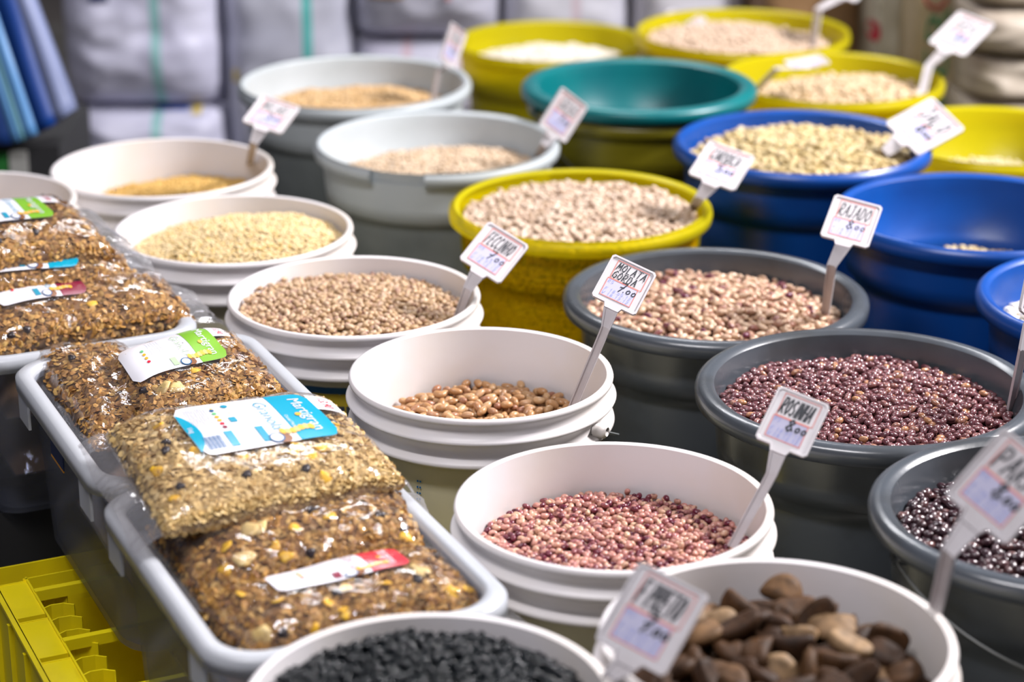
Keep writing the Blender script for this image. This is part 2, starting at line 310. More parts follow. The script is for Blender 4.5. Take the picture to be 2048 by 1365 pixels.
def fill(key, name, L, W, T, mat, dep, gx=0, gy=0, crown=.0, ind=300, sp=.84, layers=2, rings=6, seg=8, label='', one='', group='', side=False, maxtilt=.6, lump=.004, bend=.22, bed_shade=.3):
    b = BK[key]; P, R = b['P'], b['R']; h = heap_fn(b, dep, gx, gy, crown, lump)
    base = bean_mesh(L, W, T, rings, seg, bend); s = sp*L; items = []
    for lay in range(layers):
        n = int(R/s)+2; ox = rng.uniform(0, s); oy = rng.uniform(0, s)
        for j in range(int(-n*1.2), int(n*1.2)+1):
            for i in range(-n, n+1):
                x = P[0]+(i+.5*(j % 2))*s+ox+rng.normal(0, s*.16); y = P[1]+j*s*.866+oy+rng.normal(0, s*.16); z = h(x, y)
                if math.hypot(x-P[0], y-P[1]) > rin(b, z-T*1.3)-W*.5: continue
                zz = z-T*.5-lay*T*.72+rng.normal(0, T*.24)
                yaw = rng.uniform(0, 2*PI); up = rng.random() < .12
                Rm = rotm(yaw, rng.normal(0, maxtilt*(.9 if up else .42)), rng.uniform(0, 2*PI) if rng.random() < .5 else rng.normal(0, .5))
                items.append((Rm, np.array([x, y, zz]), lay))
    def vis(p):
        dx = CAM-p; q = p[:2]-P[:2]; a = dx[0]**2+dx[1]**2; bb = 2*(q[0]*dx[0]+q[1]*dx[1]); rr = R-.008; c = q[0]**2+q[1]**2-rr*rr
        t = (-bb+math.sqrt(max(bb*bb-4*a*c, 0)))/(2*a); return p[2]+t*dx[2] > P[2]+.001
    def infr(p):
        q = p-CAM; d = q@FW; return -20 < 1024+F*(q@RT)/d < 2068 and 682.5-F*(q@UP)/d < 1385
    cand = [i for i, it in enumerate(items) if it[2] == 0 and vis(it[1]) and infr(it[1])]
    cand.sort(key=lambda i: float(np.linalg.norm(items[i][1]-CAM))); cand = set(cand[:ind])
    print(key, 'items', len(items), 'visible individuals', len(cand))
    # bed under the loose beans, its colour darkened to paint shade into the gaps
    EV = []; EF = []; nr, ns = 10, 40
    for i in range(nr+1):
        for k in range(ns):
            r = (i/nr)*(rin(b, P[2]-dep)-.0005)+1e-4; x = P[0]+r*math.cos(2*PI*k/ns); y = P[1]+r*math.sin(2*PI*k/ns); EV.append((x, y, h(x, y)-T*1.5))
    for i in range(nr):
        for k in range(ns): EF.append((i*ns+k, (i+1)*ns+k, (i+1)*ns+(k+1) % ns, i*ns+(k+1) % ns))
    rest = [(it[0], it[1]) for i, it in enumerate(items) if i not in cand]
    if side:
        zt = P[2]-dep-.002; 
        for a in np.arange(0, 2*PI, s*.85/R):
            for z in np.arange(.03, zt-P[2]+P[2]-.0, s*.75):
                aa = a+rng.normal(0, .01); z2 = z+rng.normal(0, .001); r = rin(b, z2)-T*.5-.0008
                if math.sin(aa) > .45: continue
                Rm = rotm(aa+PI/2, 0, 0)@rotm(0, rng.uniform(0, 2*PI), 0)@rotm(0, 0, PI/2)
                Rm = np.array(Matrix.Rotation(aa, 3, 'Z')@Matrix.Rotation(PI/2, 3, 'Y')@Matrix.Rotation(rng.uniform(0, 2*PI), 3, 'Z'))
                rest.append((Rm, np.array([P[0]+r*math.cos(aa), P[1]+r*math.sin(aa), z2])))
    o = merged(name+'_heap', base, rest, rest, EV, EF, mat=mat, bedc=tuple(v*bed_shade for v in BEDC[key]), origin=(P[0], P[1], P[2]-dep-.02)); tag(o, label, 'beans', None, 'stuff')
    if cand:
        me = bpy.data.meshes.new(name); me.from_pydata(base[0].tolist(), [], base[1]); a = me.attributes.new('eye', 'FLOAT', 'POINT'); a.data.foreach_set('value', base[2].astype(np.float32))
        me.materials.append(mat); me.polygons.foreach_set('use_smooth', [True]*len(me.polygons)); me.update()
        for i in sorted(cand):
            Rm, p, _ = items[i]; ob = bpy.data.objects.new(name, me); mw = Matrix(Rm.tolist()).to_4x4(); mw.translation = p; ob.matrix_world = mw
            col.objects.link(ob); tag(ob, one, name.split('_')[-1], group)
BM = {}
BM['pink'] = beanmat('pink_bean', [(0, (.58, .30, .23)), (.25, (.44, .18, .15)), (.5, (.60, .37, .24)), (.66, (.32, .10, .10)), (.76, (.10, .009, .024)), (.88, (.13, .012, .03)), (1, (.54, .26, .21))], .28, eyec=(.03, .002, .006))
BM['mol'] = beanmat('brown_bean', [(0, (.48, .265, .12)), (.4, (.38, .19, .075)), (.7, (.55, .34, .17)), (.9, (.26, .10, .055)), (1, (.42, .22, .09))], .33)
BM['raj'] = beanmat('streaked_bean', [(0, (.58, .40, .26)), (.4, (.50, .32, .21)), (.72, (.62, .45, .31)), (.86, (.36, .17, .11)), (.91, (.09, .01, .03)), (1, (.11, .015, .04))], .28, mott=(.36, .17, .12), mscale=180)
BM['pur'] = beanmat('purple_bean', [(0, (.115, .035, .045)), (.4, (.19, .075, .08)), (.7, (.10, .03, .04)), (.9, (.24, .10, .09)), (.95, (.45, .22, .10)), (1, (.2, .07, .07))], .25, spec=.8)
BM['blk'] = beanmat('black_bean', [(0, (.006, .008, .010)), (1, (.007, .009, .011))], .12, spec=.32)
BM['dark'] = beanmat('dark_bean', [(0, (.030, .012, .018)), (.6, (.055, .022, .028)), (.9, (.12, .05, .045)), (1, (.03, .015, .02))], .24, spec=.8)
BM['pinto'] = beanmat('speckled_bean', [(0, (.56, .39, .23)), (.5, (.44, .28, .14)), (.8, (.62, .46, .31)), (1, (.34, .19, .11))], .4, mott=(.25, .11, .09), mscale=330)
BM['yel'] = beanmat('carioca_bean', [(0, (.64, .49, .38)), (.5, (.55, .40, .29)), (.8, (.70, .57, .46)), (1, (.34, .23, .13))], .38, mott=(.38, .25, .15), mscale=230)
BM['jalo'] = beanmat('jalo_bean', [(0, (.56, .44, .22)), (.5, (.48, .36, .16)), (.85, (.62, .51, .30)), (1, (.34, .22, .09))], .35)
BM['lentil'] = beanmat('split_pea', [(0, (.72, .54, .26)), (.6, (.78, .63, .38)), (1, (.66, .45, .14))], .5)
BM['orange'] = beanmat('orange_lentil', [(0, (.66, .40, .10)), (.6, (.72, .48, .14)), (1, (.56, .30, .06))], .5)
BM['pale'] = beanmat('pale_pea', [(0, (.60, .44, .28)), (.6, (.68, .54, .40)), (1, (.46, .30, .16))], .45)
BM['grain'] = beanmat('orange_grain', [(0, (.62, .40, .18)), (.6, (.68, .47, .25)), (1, (.48, .28, .09))], .5)
BM['white'] = beanmat('white_bean', [(0, (.82, .78, .70)), (1, (.74, .68, .58))], .35)
BM['y20'] = beanmat('pinkish_bean', [(0, (.66, .51, .39)), (1, (.50, .36, .25))], .4)
BM['chick'] = beanmat('chickpea', [(0, (.54, .40, .24)), (.6, (.62, .47, .31)), (1, (.38, .25, .11))], .45)
BM['green'] = beanmat('greenish_pea', [(0, (.52, .46, .25)), (1, (.60, .54, .36))], .45)
fill('pink', 'pink_bean', .0088, .0064, .0056, BM['pink'], .052, .002, .004, .006, rings=9, seg=10, sp=.86, label='heap of small pink and maroon beans in the centre front white pail', one='pink or maroon bean lying in the centre front white pail', group='pink beans in the white pail')
fill('mol', 'brown_bean', .0150, .0092, .0085, BM['mol'], .074, .006, .016, .010, rings=8, seg=10, label='layer of light brown beans deep in the ribbed white pail', one='light brown bean lying deep in the ribbed white pail', group='light brown beans in the ribbed pail')
fill('raj', 'streaked_bean', .0145, .0084, .0078, BM['raj'], .034, -.002, .006, .016, rings=8, seg=8, label='heap of cream beans streaked maroon in the grey bucket under the rear tag', one='cream bean with maroon streaks in the grey bucket', group='maroon-streaked beans in the grey bucket')
fill('pur', 'purple_bean', .0108, .0074, .0066, BM['pur'], .032, -.003, .004, .014, rings=7, seg=8, label='heap of purple-brown beans filling the grey bucket on the right', one='glossy purple-brown bean in the grey bucket', group='purple-brown beans in the grey bucket')
fill('blk', 'black_bean', .0092, .0068, .0062, BM['blk'], .016, -.004, .004, .016, rings=7, seg=8, label='heap of black beans in the nearest white pail', one='shiny black bean in the nearest white pail', group='black beans in the nearest pail')
fill('dark', 'dark_bean', .0125, .0086, .0078, BM['dark'], .034, 0, .004, .012, rings=7, seg=8, label='heap of glossy dark beans in the lower right grey bucket', one='glossy dark brown bean in the lower right grey bucket', group='dark beans in the lower right bucket')
fill('pinto', 'speckled_bean', .0095, .0064, .0060, BM['pinto'], .024, -.003, .003, .014, label='heap of small speckled cream beans brimming the white pail', one='small speckled cream bean in the brim-full white pail', group='speckled beans in the white pail')
fill('yel', 'carioca_bean', .0130, .0085, .0076, BM['yel'], .016, .001, .001, .012, label='heap of pale carioca beans filling the yellow bucket', one='pale carioca bean in the yellow bucket', group='carioca beans in the yellow bucket', side=True)
fill('bl1', 'jalo_bean', .0160, .0105, .0095, BM['jalo'], .030, .004, .006, .026, label='heap of yellowish jalo beans in the blue bucket', one='yellowish jalo bean in the blue bucket', group='jalo beans in the blue bucket')
fill('y21', 'chickpea', .0120, .0108, .0104, BM['chick'], .045, .012, .0, .030, sp=.88, bend=0, label='heap of chickpeas in the yellow bucket', one='round chickpea in the yellow bucket', group='chickpeas in the yellow bucket')
fill('bl3', 'white_bean', .0165, .0115, .0100, BM['white'], .045, .0, .0, .012, label='heap of white beans in the blue bucket at the right edge', one='large white bean in the blue bucket at the right edge', group='white beans in the blue bucket')
fill('bl2', 'pale_bean', .0120, .0090, .0085, BM['jalo'], .096, .0, .0, .002, label='low layer of pale yellow beans in the nearly empty blue bucket', one='pale yellow bean low in the nearly empty blue bucket', group='pale beans low in the blue bucket', ind=60)
fill('y20', 'pinkish_bean', .0105, .0080, .0075, BM['y20'], .030, -.008, .004, .020, ind=0, label='heap of pinkish beans in the farthest yellow bucket')
fill('lentil', 'split_pea', .0058, .0052, .0040, BM['lentil'], .034, .010, .004, .032, ind=0, rings=4, seg=5, layers=1, bend=0, label='heap of pale yellow split peas in the white pail')
fill('back5', 'orange_lentil', .0058, .0052, .0040, BM['orange'], .062, .016, .004, .014, ind=0, rings=4, seg=5, layers=1, bend=0, label='slope of orange lentils in the rear white pail')
fill('g12', 'pale_pea', .0078, .0066, .0060, BM['pale'], .062, .008, .004, .024, ind=0, rings=4, seg=6, layers=1, bend=0, label='low heap of pale peas in the chipped light grey bucket')
fill('g13', 'orange_grain', .0072, .0058, .0050, BM['grain'], .056, .002, .002, .018, ind=0, rings=4, seg=6, layers=1, bend=0, label='orange-yellow grain in the back light grey bucket')
fill('y19', 'white_bean', .0110, .0080, .0075, BM['white'], .050, 0, .0, .024, ind=0, rings=4, seg=6, label='heap of white beans in the back left yellow bucket')
fill('y22', 'greenish_pea', .0085, .0075, .0070, BM['green'], .080, 0, .0, .004, ind=0, rings=4, seg=6, label='low layer of greenish peas in the yellow bucket at the right edge')
fill('farleft', 'orange_lentil', .0058, .0052, .0040, BM['orange'], .10, 0, 0, .0, ind=0, rings=4, seg=5, layers=1, bend=0, label='lentils low in the pail at the left edge')

# ------------------------------------------------------------------ Brazil nuts
def nut_mesh(sd, L=.043, W=.024):
    r = random.Random(sd); rings, seg = 12, 12; V = [(-L/2, 0, 0)]
    for i in range(1, rings):
        a = PI*i/rings; x = -math.cos(a); rr = math.sin(a)**.75
        for k in range(seg):
            th = 2*PI*k/seg; tri = 1-.33*math.cos(3*th)+.06*math.cos(6*th)
            y = rr*math.cos(th)/tri*W*.5*1.05; z = rr*math.sin(th)/tri*W*.5*.92
            q = 1+.07*noise.noise(Vector((x*2.4+sd, math.cos(th)*1.5, math.sin(th)*1.5)))
            V.append((x*L/2, y*q-.0065*(x*x), z*q))
    V.append((L/2, 0, 0)); V = np.array(V); V[0, 1] = V[-1, 1] = -.0065
    Fc = [(0, 1+(k+1) % seg, 1+k) for k in range(seg)]
    for i in range(rings-2):
        for k in range(seg): a = 1+i*seg+k; b = 1+i*seg+(k+1) % seg; Fc.append((a, b, b+seg, a+seg))
    n = len(V)-1; Fc += [(n, n-seg+k, n-seg+(k+1) % seg) for k in range(seg)]
    return V, [f[::-1] for f in Fc]
def nuts():
    m, nt, bs, out = newmat('nut_shell'); c, fr = island_ramp(nt, [(0, (.028, .012, .005)), (.35, (.062, .028, .010)), (.6, (.038, .016, .006)), (.85, (.12, .062, .026)), (1, (.25, .16, .085))])
    tc = nt.nodes.new('ShaderNodeTexCoord'); nz = nt.nodes.new('ShaderNodeTexNoise'); nz.inputs['Scale'].default_value = 90; nz.inputs['Detail'].default_value = 5
    nt.links.new(tc.outputs['Object'], nz.inputs['Vector']); mx = nt.nodes.new('ShaderNodeMix'); mx.data_type = 'RGBA'; mx.blend_type = 'MULTIPLY'; mx.inputs[0].default_value = .8
    mr = nt.nodes.new('ShaderNodeMapRange'); mr.inputs[1].default_value = .3; mr.inputs[2].default_value = .7; mr.inputs[3].default_value = .45; mr.inputs[4].default_value = 1.5; nt.links.new(nz.outputs[0], mr.inputs[0])
    nt.links.new(c, mx.inputs[6]); nt.links.new(mr.outputs[0], mx.inputs[7]); nt.links.new(mx.outputs[2], bs.inputs['Base Color']); bs.inputs['Roughness'].default_value = .6; bs.inputs['Specular IOR Level'].default_value = .2; bump(nt, bs, 220, .5, .001)
    meshes = []
    for k in range(6):
        V, Fc = nut_mesh(k*7+1, .037+.009*random.random(), .020+.005*random.random()); me = bpy.data.meshes.new('brazil_nut'); me.from_pydata(V.tolist(), [], Fc); me.materials.append(m)
        me.polygons.foreach_set('use_smooth', [True]*len(me.polygons)); me.update(); meshes.append(me)
    b = BK['nuts']; P, R = b['P'], b['R']; s = .025; n = 0
    for lay in range(2):
        for j in range(-7, 8):
            for i in range(-7, 8):
                x = P[0]+(i+.5*(j % 2)+lay*.33)*s+rng.normal(0, s*.12); y = P[1]+(j+lay*.4)*s*.866+rng.normal(0, s*.12); r = math.hypot(x-P[0], y-P[1])
                if r > rin(b, P[2]-.06)-.016: continue
                hh = P[2]-.045-lay*.019+.020*(1-(r/R)**2)+.030*max(0, (y-P[1])/R)+rng.uniform(-.006, .008)
                o = bpy.data.objects.new('brazil_nut', random.choice(meshes)); o.location = (x, y, hh-.008)
                o.rotation_euler = (rng.uniform(0, 2*PI), rng.normal(0, .35), rng.uniform(0, 2*PI)); col.objects.link(o)
                tag(o, 'brown Brazil nut in shell in the front right white pail', 'nut', 'Brazil nuts in the white pail'); n += 1
    V, Fc = lathe([(.001, P[2]-.112), (rin(b, P[2]-.12)-.002, P[2]-.115), (rin(b, P[2]-.2)-.003, P[2]-.2)], P, 32); tag(mk('nut_heap', V, Fc, m, None, True, (P[0], P[1], P[2]-.12)), 'deeper Brazil nuts filling the pail below the top ones', 'nuts', None, 'stuff')
    print('nuts', n)
nuts()

# ------------------------------------------------------------------ lettering: hand strokes and type
ST = {'A': [[(0, 0), (.5, 1), (.95, 0)], [(.2, .38), (.8, .38)]], 'C': [[(.9, .85), (.5, 1), (.1, .7), (.1, .25), (.5, 0), (.9, .15)]], 'D': [[(.1, 0), (.1, 1), (.6, .95), (.9, .5), (.6, .05), (.1, 0)]],
 'E': [[(.85, 1), (.1, 1), (.1, 0), (.85, 0)], [(.1, .52), (.7, .52)]], 'F': [[(.9, 1), (.15, 1), (.1, 0)], [(.1, .52), (.7, .52)]], 'G': [[(.9, .85), (.5, 1), (.1, .65), (.15, .15), (.6, 0), (.9, .2), (.9, .48), (.55, .48)]],
 'H': [[(.1, 1), (.1, 0)], [(.9, 1), (.85, 0)], [(.1, .5), (.88, .5)]], 'I': [[(.5, 1), (.5, 0)]], 'J': [[(.1, 1), (.9, 1)], [(.6, 1), (.6, .15), (.35, 0), (.1, .2)]], 'L': [[(.15, 1), (.15, 0), (.85, 0)]],
 'M': [[(0, 0), (.15, 1), (.5, .35), (.85, 1), (1, 0)]], 'N': [[(.1, 0), (.1, 1), (.85, 0), (.85, 1)]], 'O': [[(.5, 1), (.12, .75), (.1, .3), (.5, 0), (.88, .3), (.88, .7), (.5, 1)]], 'P': [[(.1, 0), (.1, 1), (.7, .98), (.85, .75), (.65, .5), (.1, .48)]],
 'R': [[(.1, 0), (.1, 1), (.7, .98), (.85, .75), (.65, .52), (.1, .48), (.9, 0)]], 'S': [[(.85, .88), (.5, 1), (.15, .8), (.3, .55), (.75, .42), (.85, .2), (.5, 0), (.1, .12)]], 'T': [[(0, 1), (1, 1)], [(.5, 1), (.45, 0)]],
 'U': [[(.1, 1), (.1, .25), (.5, 0), (.85, .25), (.9, 1)]], 'V': [[(0, 1), (.45, 0), (1, 1)]], 'Z': [[(.1, 1), (.9, 1), (.1, 0), (.9, 0)]], 'B': [[(.1, 0), (.1, 1), (.7, .95), (.7, .58), (.1, .52), (.85, .4), (.75, .05), (.1, 0)]],
 '0': [[(.5, .8), (.15, .55), (.2, .15), (.5, 0), (.85, .25), (.8, .65), (.5, .8)]], '7': [[(.05, 1), (.95, 1), (.3, 0)], [(.2, .5), (.8, .55)]], '8': [[(.5, .55), (.15, .8), (.5, 1), (.85, .8), (.5, .55), (.1, .25), (.5, 0), (.9, .25), (.5, .55)]],
 '5': [[(.9, 1), (.2, 1), (.15, .58), (.7, .6), (.85, .25), (.5, 0), (.1, .1)]], '.': [[(.4, .06), (.55, 0)]], '1': [[(.3, .8), (.55, 1), (.55, 0)]], '2': [[(.1, .8), (.5, 1), (.85, .75), (.1, 0), (.9, 0)]], '3': [[(.1, .9), (.6, 1), (.8, .75), (.4, .52), (.85, .3), (.5, 0), (.1, .1)]],
 '4': [[(.7, 0), (.7, 1), (.05, .3), (.95, .3)]], '6': [[(.8, 1), (.2, .5), (.2, .15), (.5, 0), (.85, .25), (.5, .5), (.2, .35)]], '/': [[(.1, 0), (.8, 1)]], ' ': []}
def strokes(text, x0, y0, hgt, cw, thick, slant=.15):
    V = []; Fc = []; x = x0
    for ch in text:
        wd = cw*(.55 if ch in '.I ' else 1)
        for ln in ST.get(ch, []):
            p = [np.array([x+a*wd*.8+slant*b*hgt, y0+b*hgt]) for a, b in ln]
            for a, b in zip(p[:-1], p[1:]):
                d = b-a; l = np.linalg.norm(d)+1e-9; d = d/l; nn = np.array([-d[1], d[0]])*thick/2; a2 = a-d*thick*.3; b2 = b+d*thick*.3
                k = len(V); V += [a2-nn, b2-nn, b2+nn, a2+nn]; Fc.append((k, k+1, k+2, k+3))
        x += wd
    return V, Fc
def quad_frame(x0, y0, x1, y1, t):
    V = []; Fc = []
    for (a, b, c, d) in ((x0, y0, x1, y0+t), (x0, y1-t, x1, y1), (x0, y0, x0+t, y1), (x1-t, y0, x1, y1)):
        k = len(V); V += [(a, b), (c, b), (c, d), (a, d)]; Fc.append((k, k+1, k+2, k+3))
    return V, Fc
def price_tag(label, TL, TR, BR, BL, Y, base_px, base_y, bend_px, l1='', l2='', price='', side=1, base_z=None, txs=1.0, bury=.03):
    c = at_y(sum(p[0] for p in (TL, TR, BR, BL))/4, sum(p[1] for p in (TL, TR, BR, BL))/4, Y); d = (c-CAM)@FW; k = d/F
    r = np.array([(TR[0]-TL[0]+BR[0]-BL[0])/2, -(TR[1]-TL[1]+BR[1]-BL[1])/2])*k; u = np.array([(TL[0]-BL[0]+TR[0]-BR[0])/2, -(TL[1]-BL[1]+TR[1]-BR[1])/2])*k
    s = float(r@u); best = None; rho = (.060/.066)**2
    for b_ in np.linspace(.0005, .05, 400):           # depth components that make the plate a true rectangle
        a_ = -s/b_; e = abs((r@r+a_*a_)/(u@u+b_*b_)-rho)
        if abs(a_) < .05 and (best is None or e < best[0]): best = (e, a_, b_)
    a_, b_ = (best[1]*side, best[2]*side) if best else (0, 0)
    R3 = RT*r[0]+UP*r[1]+FW*a_; U3 = RT*u[0]+UP*u[1]+FW*b_; Wd = np.linalg.norm(R3); Ht = np.linalg.norm(U3); R3 /= Wd; U3 = U3-R3*(U3@R3); U3 /= np.linalg.norm(U3); N = np.cross(R3, U3)
    if N@FW > 0: N = -N
    B = at_z(base_px[0], base_px[1], base_z) if base_z is not None else at_y(base_px[0], base_px[1], base_y)
    t = thing('price_tag', tuple(B), label, 'price tag')
    g = lambda x, y, z=0: c+R3*x+U3*y+N*z
    w2, h2, e = Wd/2, Ht/2, Wd*.05; nw = Wd*.17
    # plate with raised border and neck
    ol = [(-w2+e, h2), (w2-e, h2), (w2, h2-e), (w2, -h2+e), (w2-e, -h2), (nw*1.15, -h2), (nw*.9, -h2-Wd*.10), (-nw*.9, -h2-Wd*.10), (-nw*1.15, -h2), (-w2+e, -h2), (-w2, -h2+e), (-w2, h2-e)]
    sc_ = lambda f: [(x*f, y*f if y > -h2*1.01 else y) for x, y in ol]
    V, Fc = loft([[g(x, y, -.0012) for x, y in ol], [g(x, y, .0022) for x, y in ol], [g(x, y, .0022) for x, y in sc_(.93)], [g(x, y, .0006) for x, y in sc_(.90)]], True, True)
    mk('plate', V, Fc, M['tag_plastic'], t, False)
    pn = g(0, -h2-Wd*.10); bd = at_d(bend_px[0], bend_px[1], (pn-CAM)@FW+.002); dn = (B-bd)/np.linalg.norm(B-bd); Bb = B+dn*bury
    loops = []
    for p, wd, th in ((g(0, -h2-Wd*.09), nw*.92, .0017), (bd, nw*.58, .0022), (bd+(Bb-bd)*.04, nw*.56, .0022), (Bb, nw*.50, .002)):
        a = RT*R3[0]+UP*R3[1]*.0 if False else R3-dn*(R3@dn)*.6; a = a/np.linalg.norm(a); nn = np.cross(a, dn); nn /= np.linalg.norm(nn)
        if nn@FW > 0: nn = -nn
        loops.append([p-a*wd-nn*th, p+a*wd-nn*th, p+a*wd+nn*th, p+a*wd*.7+nn*th, p+a*wd*.62+nn*th*.4, p-a*wd*.62+nn*th*.4, p-a*wd*.7+nn*th, p-a*wd+nn*th])
    V, Fc = loft(loops, True, True); mk('stem', V, Fc, M['tag_plastic'], t, False)
    # paper insert with writing
    pw = w2*.74; z1 = .0010; low = -h2*.78; mid = h2*.02; top = h2*.86
    lab = mk('paper_insert', [g(-pw, low, z1), g(pw*.86, low, z1), g(pw*.86, mid, z1), g(-pw, mid, z1), g(-pw, low, .0004), g(pw*.86, low, .0004), g(pw*.86, mid, .0004), g(-pw, mid, .0004)], [(0, 1, 2, 3), (0, 4, 5, 1), (1, 5, 6, 2), (2, 6, 7, 3), (3, 7, 4, 0)], M['paper'], t, False)
    V, Fc = quad_frame(-pw, low, pw*.86, mid, Wd*.017); V2, F2 = quad_frame(-pw*.92, mid, pw*1.02, top, Wd*.015)
    Fc = Fc+[tuple(i+len(V) for i in f) for f in F2]; V = V+V2; mk('red_frame', [g(x, y, z1+.0002) for x, y in V], Fc, M['red_ink'], lab, False)
    V = []; Fc = []
    def addt(tx, x, y, h_, cw, th):
        a, b_ = strokes(tx, x, y, h_, cw, th); o = len(V); V.extend(a); Fc.extend([tuple(i+o for i in f) for f in b_])
    n1 = max(len(l1), len(l2), 1); cw = min(1.78*pw/n1, Wd*.17); th = Wd*.019*txs
    if l2: addt(l1, -pw*.82, mid+(top-mid)*.52, (top-mid)*.38, cw, th); addt(l2, -pw*.86, mid+(top-mid)*.07, (top-mid)*.38, cw, th)
    elif l1: addt(l1, -pw*.88, mid+(top-mid)*.15, (top-mid)*.68, cw, th)
    if price: addt(price[0], -pw*.22, mid*.2+low*.48, h2*.42, Wd*.16, th*1.25); addt(price[1:], pw*.08, mid*.2+low*.42, h2*.22, Wd*.12, th*1.1)
    if V: mk('handwriting', [g(x, y, z1+.0004) for x, y in V], Fc, M['ink'], lab, False)
    V = []; Fc = []
    addt('RS', -pw*.9, low*.22, h2*.14, Wd*.07, Wd*.008); addt('F 18.05.12', -pw*.88, low*.66, h2*.13, Wd*.07, Wd*.008); addt('V 18.12.12', -pw*.92, low*.90, h2*.13, Wd*.07, Wd*.008)
    mk('blue_writing', [g(x, y, z1+.0004) for x, y in V], Fc, M['blue_ink'], lab, False)
    return t
def bz(k, d): return BK[k]['P'][2]-d
def by(k): return BK[k]['P'][1]
price_tag('tall white price tag reading MOLATA GORDA 7.00 in the ribbed white pail', (1228, 508), (1315, 549), (1268, 634), (1181, 592), by('mol')-.02, (1146, 812), by('mol')-.02, (1212, 655), 'MOLATA', 'GORDA', '7.00')
price_tag('white price tag reading RAJADO 8.00 in the maroon-streaked beans', (1673, 390), (1771, 412), (1727, 503), (1640, 471), by('raj')-.02, (1649, 636), None, (1664, 530), 'RAJADO', '', '8.00', base_z=bz('raj', .036))
price_tag('grimy white price tag in the speckled cream beans', (976, 441), (1060, 494), (998, 569), (919, 520), by('pinto')-.0, (921, 622), by('pinto')-.02, (936, 578), 'FECCINHO', '', '7.00')
price_tag('cream price tag standing over the pink beans, in front of the purple-brown beans', (1562, 773), (1663, 813), (1605, 916), (1511, 877), by('pink')+.0, (1494, 1040), by('pink')-.03, (1543, 950), 'ROSINHA', '', '8.00', txs=1.5)
price_tag('white price tag CARIOCA 5.00 in the yellow bucket', (1424, 276), (1512, 316), (1464, 385), (1374, 352), by('yel')-.02, (1388, 414), None, (1400, 395), 'CARIOCA', '', '5.00', base_z=bz('yel', .012), txs=1.5)
price_tag('white price tag JALO 8.00 leaning right over the blue bucket', (1868, 190), (1932, 262), (1825, 316), (1777, 246), by('bl1')-.02, (1770, 306), None, (1772, 303), 'JALO', '', '8.00', base_z=bz('bl1', .012), txs=1.7)
price_tag('big blurred price tag F PRETO in the black beans, nearest of all tags', (1283, 1128), (1420, 1192), (1322, 1346), (1192, 1285), by('blk')+.05, (1195, 1420), None, (1222, 1352), 'F PRETO', '', '7.00', base_z=bz('blk', .03), txs=1.6)
price_tag('large blurred price tag standing in the Brazil nuts, cut by the right edge', (2015, 858), (2125, 950), (2002, 1092), (1900, 990), by('nuts')+.03, (1852, 1300), None, (1898, 1105), 'PARA', '', '8.00', base_z=bz('nuts', .05), side=-1, txs=1.5)
price_tag('price tag at the right edge over the purple-brown beans', (2050, 520), (2120, 555), (2085, 660), (2030, 620), by('pur')+.0, (2022, 815), None, (2046, 700), 'ROXO', '', '5.00', base_z=bz('pur', .03))
price_tag('price tag over the orange lentils of the rear white pail', (518, 188), (600, 212), (565, 275), (488, 245), by('back5')+.0, (497, 345), None, (508, 285), 'MILHO', '', '3.00', base_z=bz('back5', .05))
price_tag('price tag in the back light grey bucket, turned almost sideways', (903, 48), (932, 62), (908, 135), (880, 120), by('g13')+.02, (868, 190), None, (878, 140), 'SOJA', '', '4.00', base_z=bz('g13', .03))
price_tag('price tag in the chipped light grey bucket before the teal bucket', (1124, 176), (1176, 210), (1130, 285), (1076, 250), by('g12')+.0, (1078, 308), None, (1088, 290), 'GRAO', '', '7.00', base_z=bz('g12', .035))
price_tag('price tag behind the teal bucket, left of the farthest yellow bucket', (1340, 12), (1420, 38), (1352, 96), (1290, 72), by('y19')+.0, (1272, 128), None, (1300, 100), 'BRANCO', '', '6.00', base_z=bz('y19', .0))
price_tag('price tag tipped nearly flat at the left rim of the chickpeas', (1570, 118), (1646, 108), (1656, 128), (1582, 146), by('y21')-.05, (1520, 172), None, (1556, 136), '', '', '', base_z=bz('y21', .005))
price_tag('upright price tag at the right rim of the chickpeas', (1926, 16), (1990, 52), (1916, 120), (1862, 84), by('y21')+.02, (1844, 188), None, (1858, 132), 'GRAO', '', '8.00', base_z=bz('y21', .02))
price_tag('price tag cut by the top edge over the farthest yellow bucket', (1690, -75), (1760, -40), (1700, 8), (1650, -15), by('y20')+.0, (1627, 82), None, (1637, 18), '', '', '', base_z=bz('y20', .015))

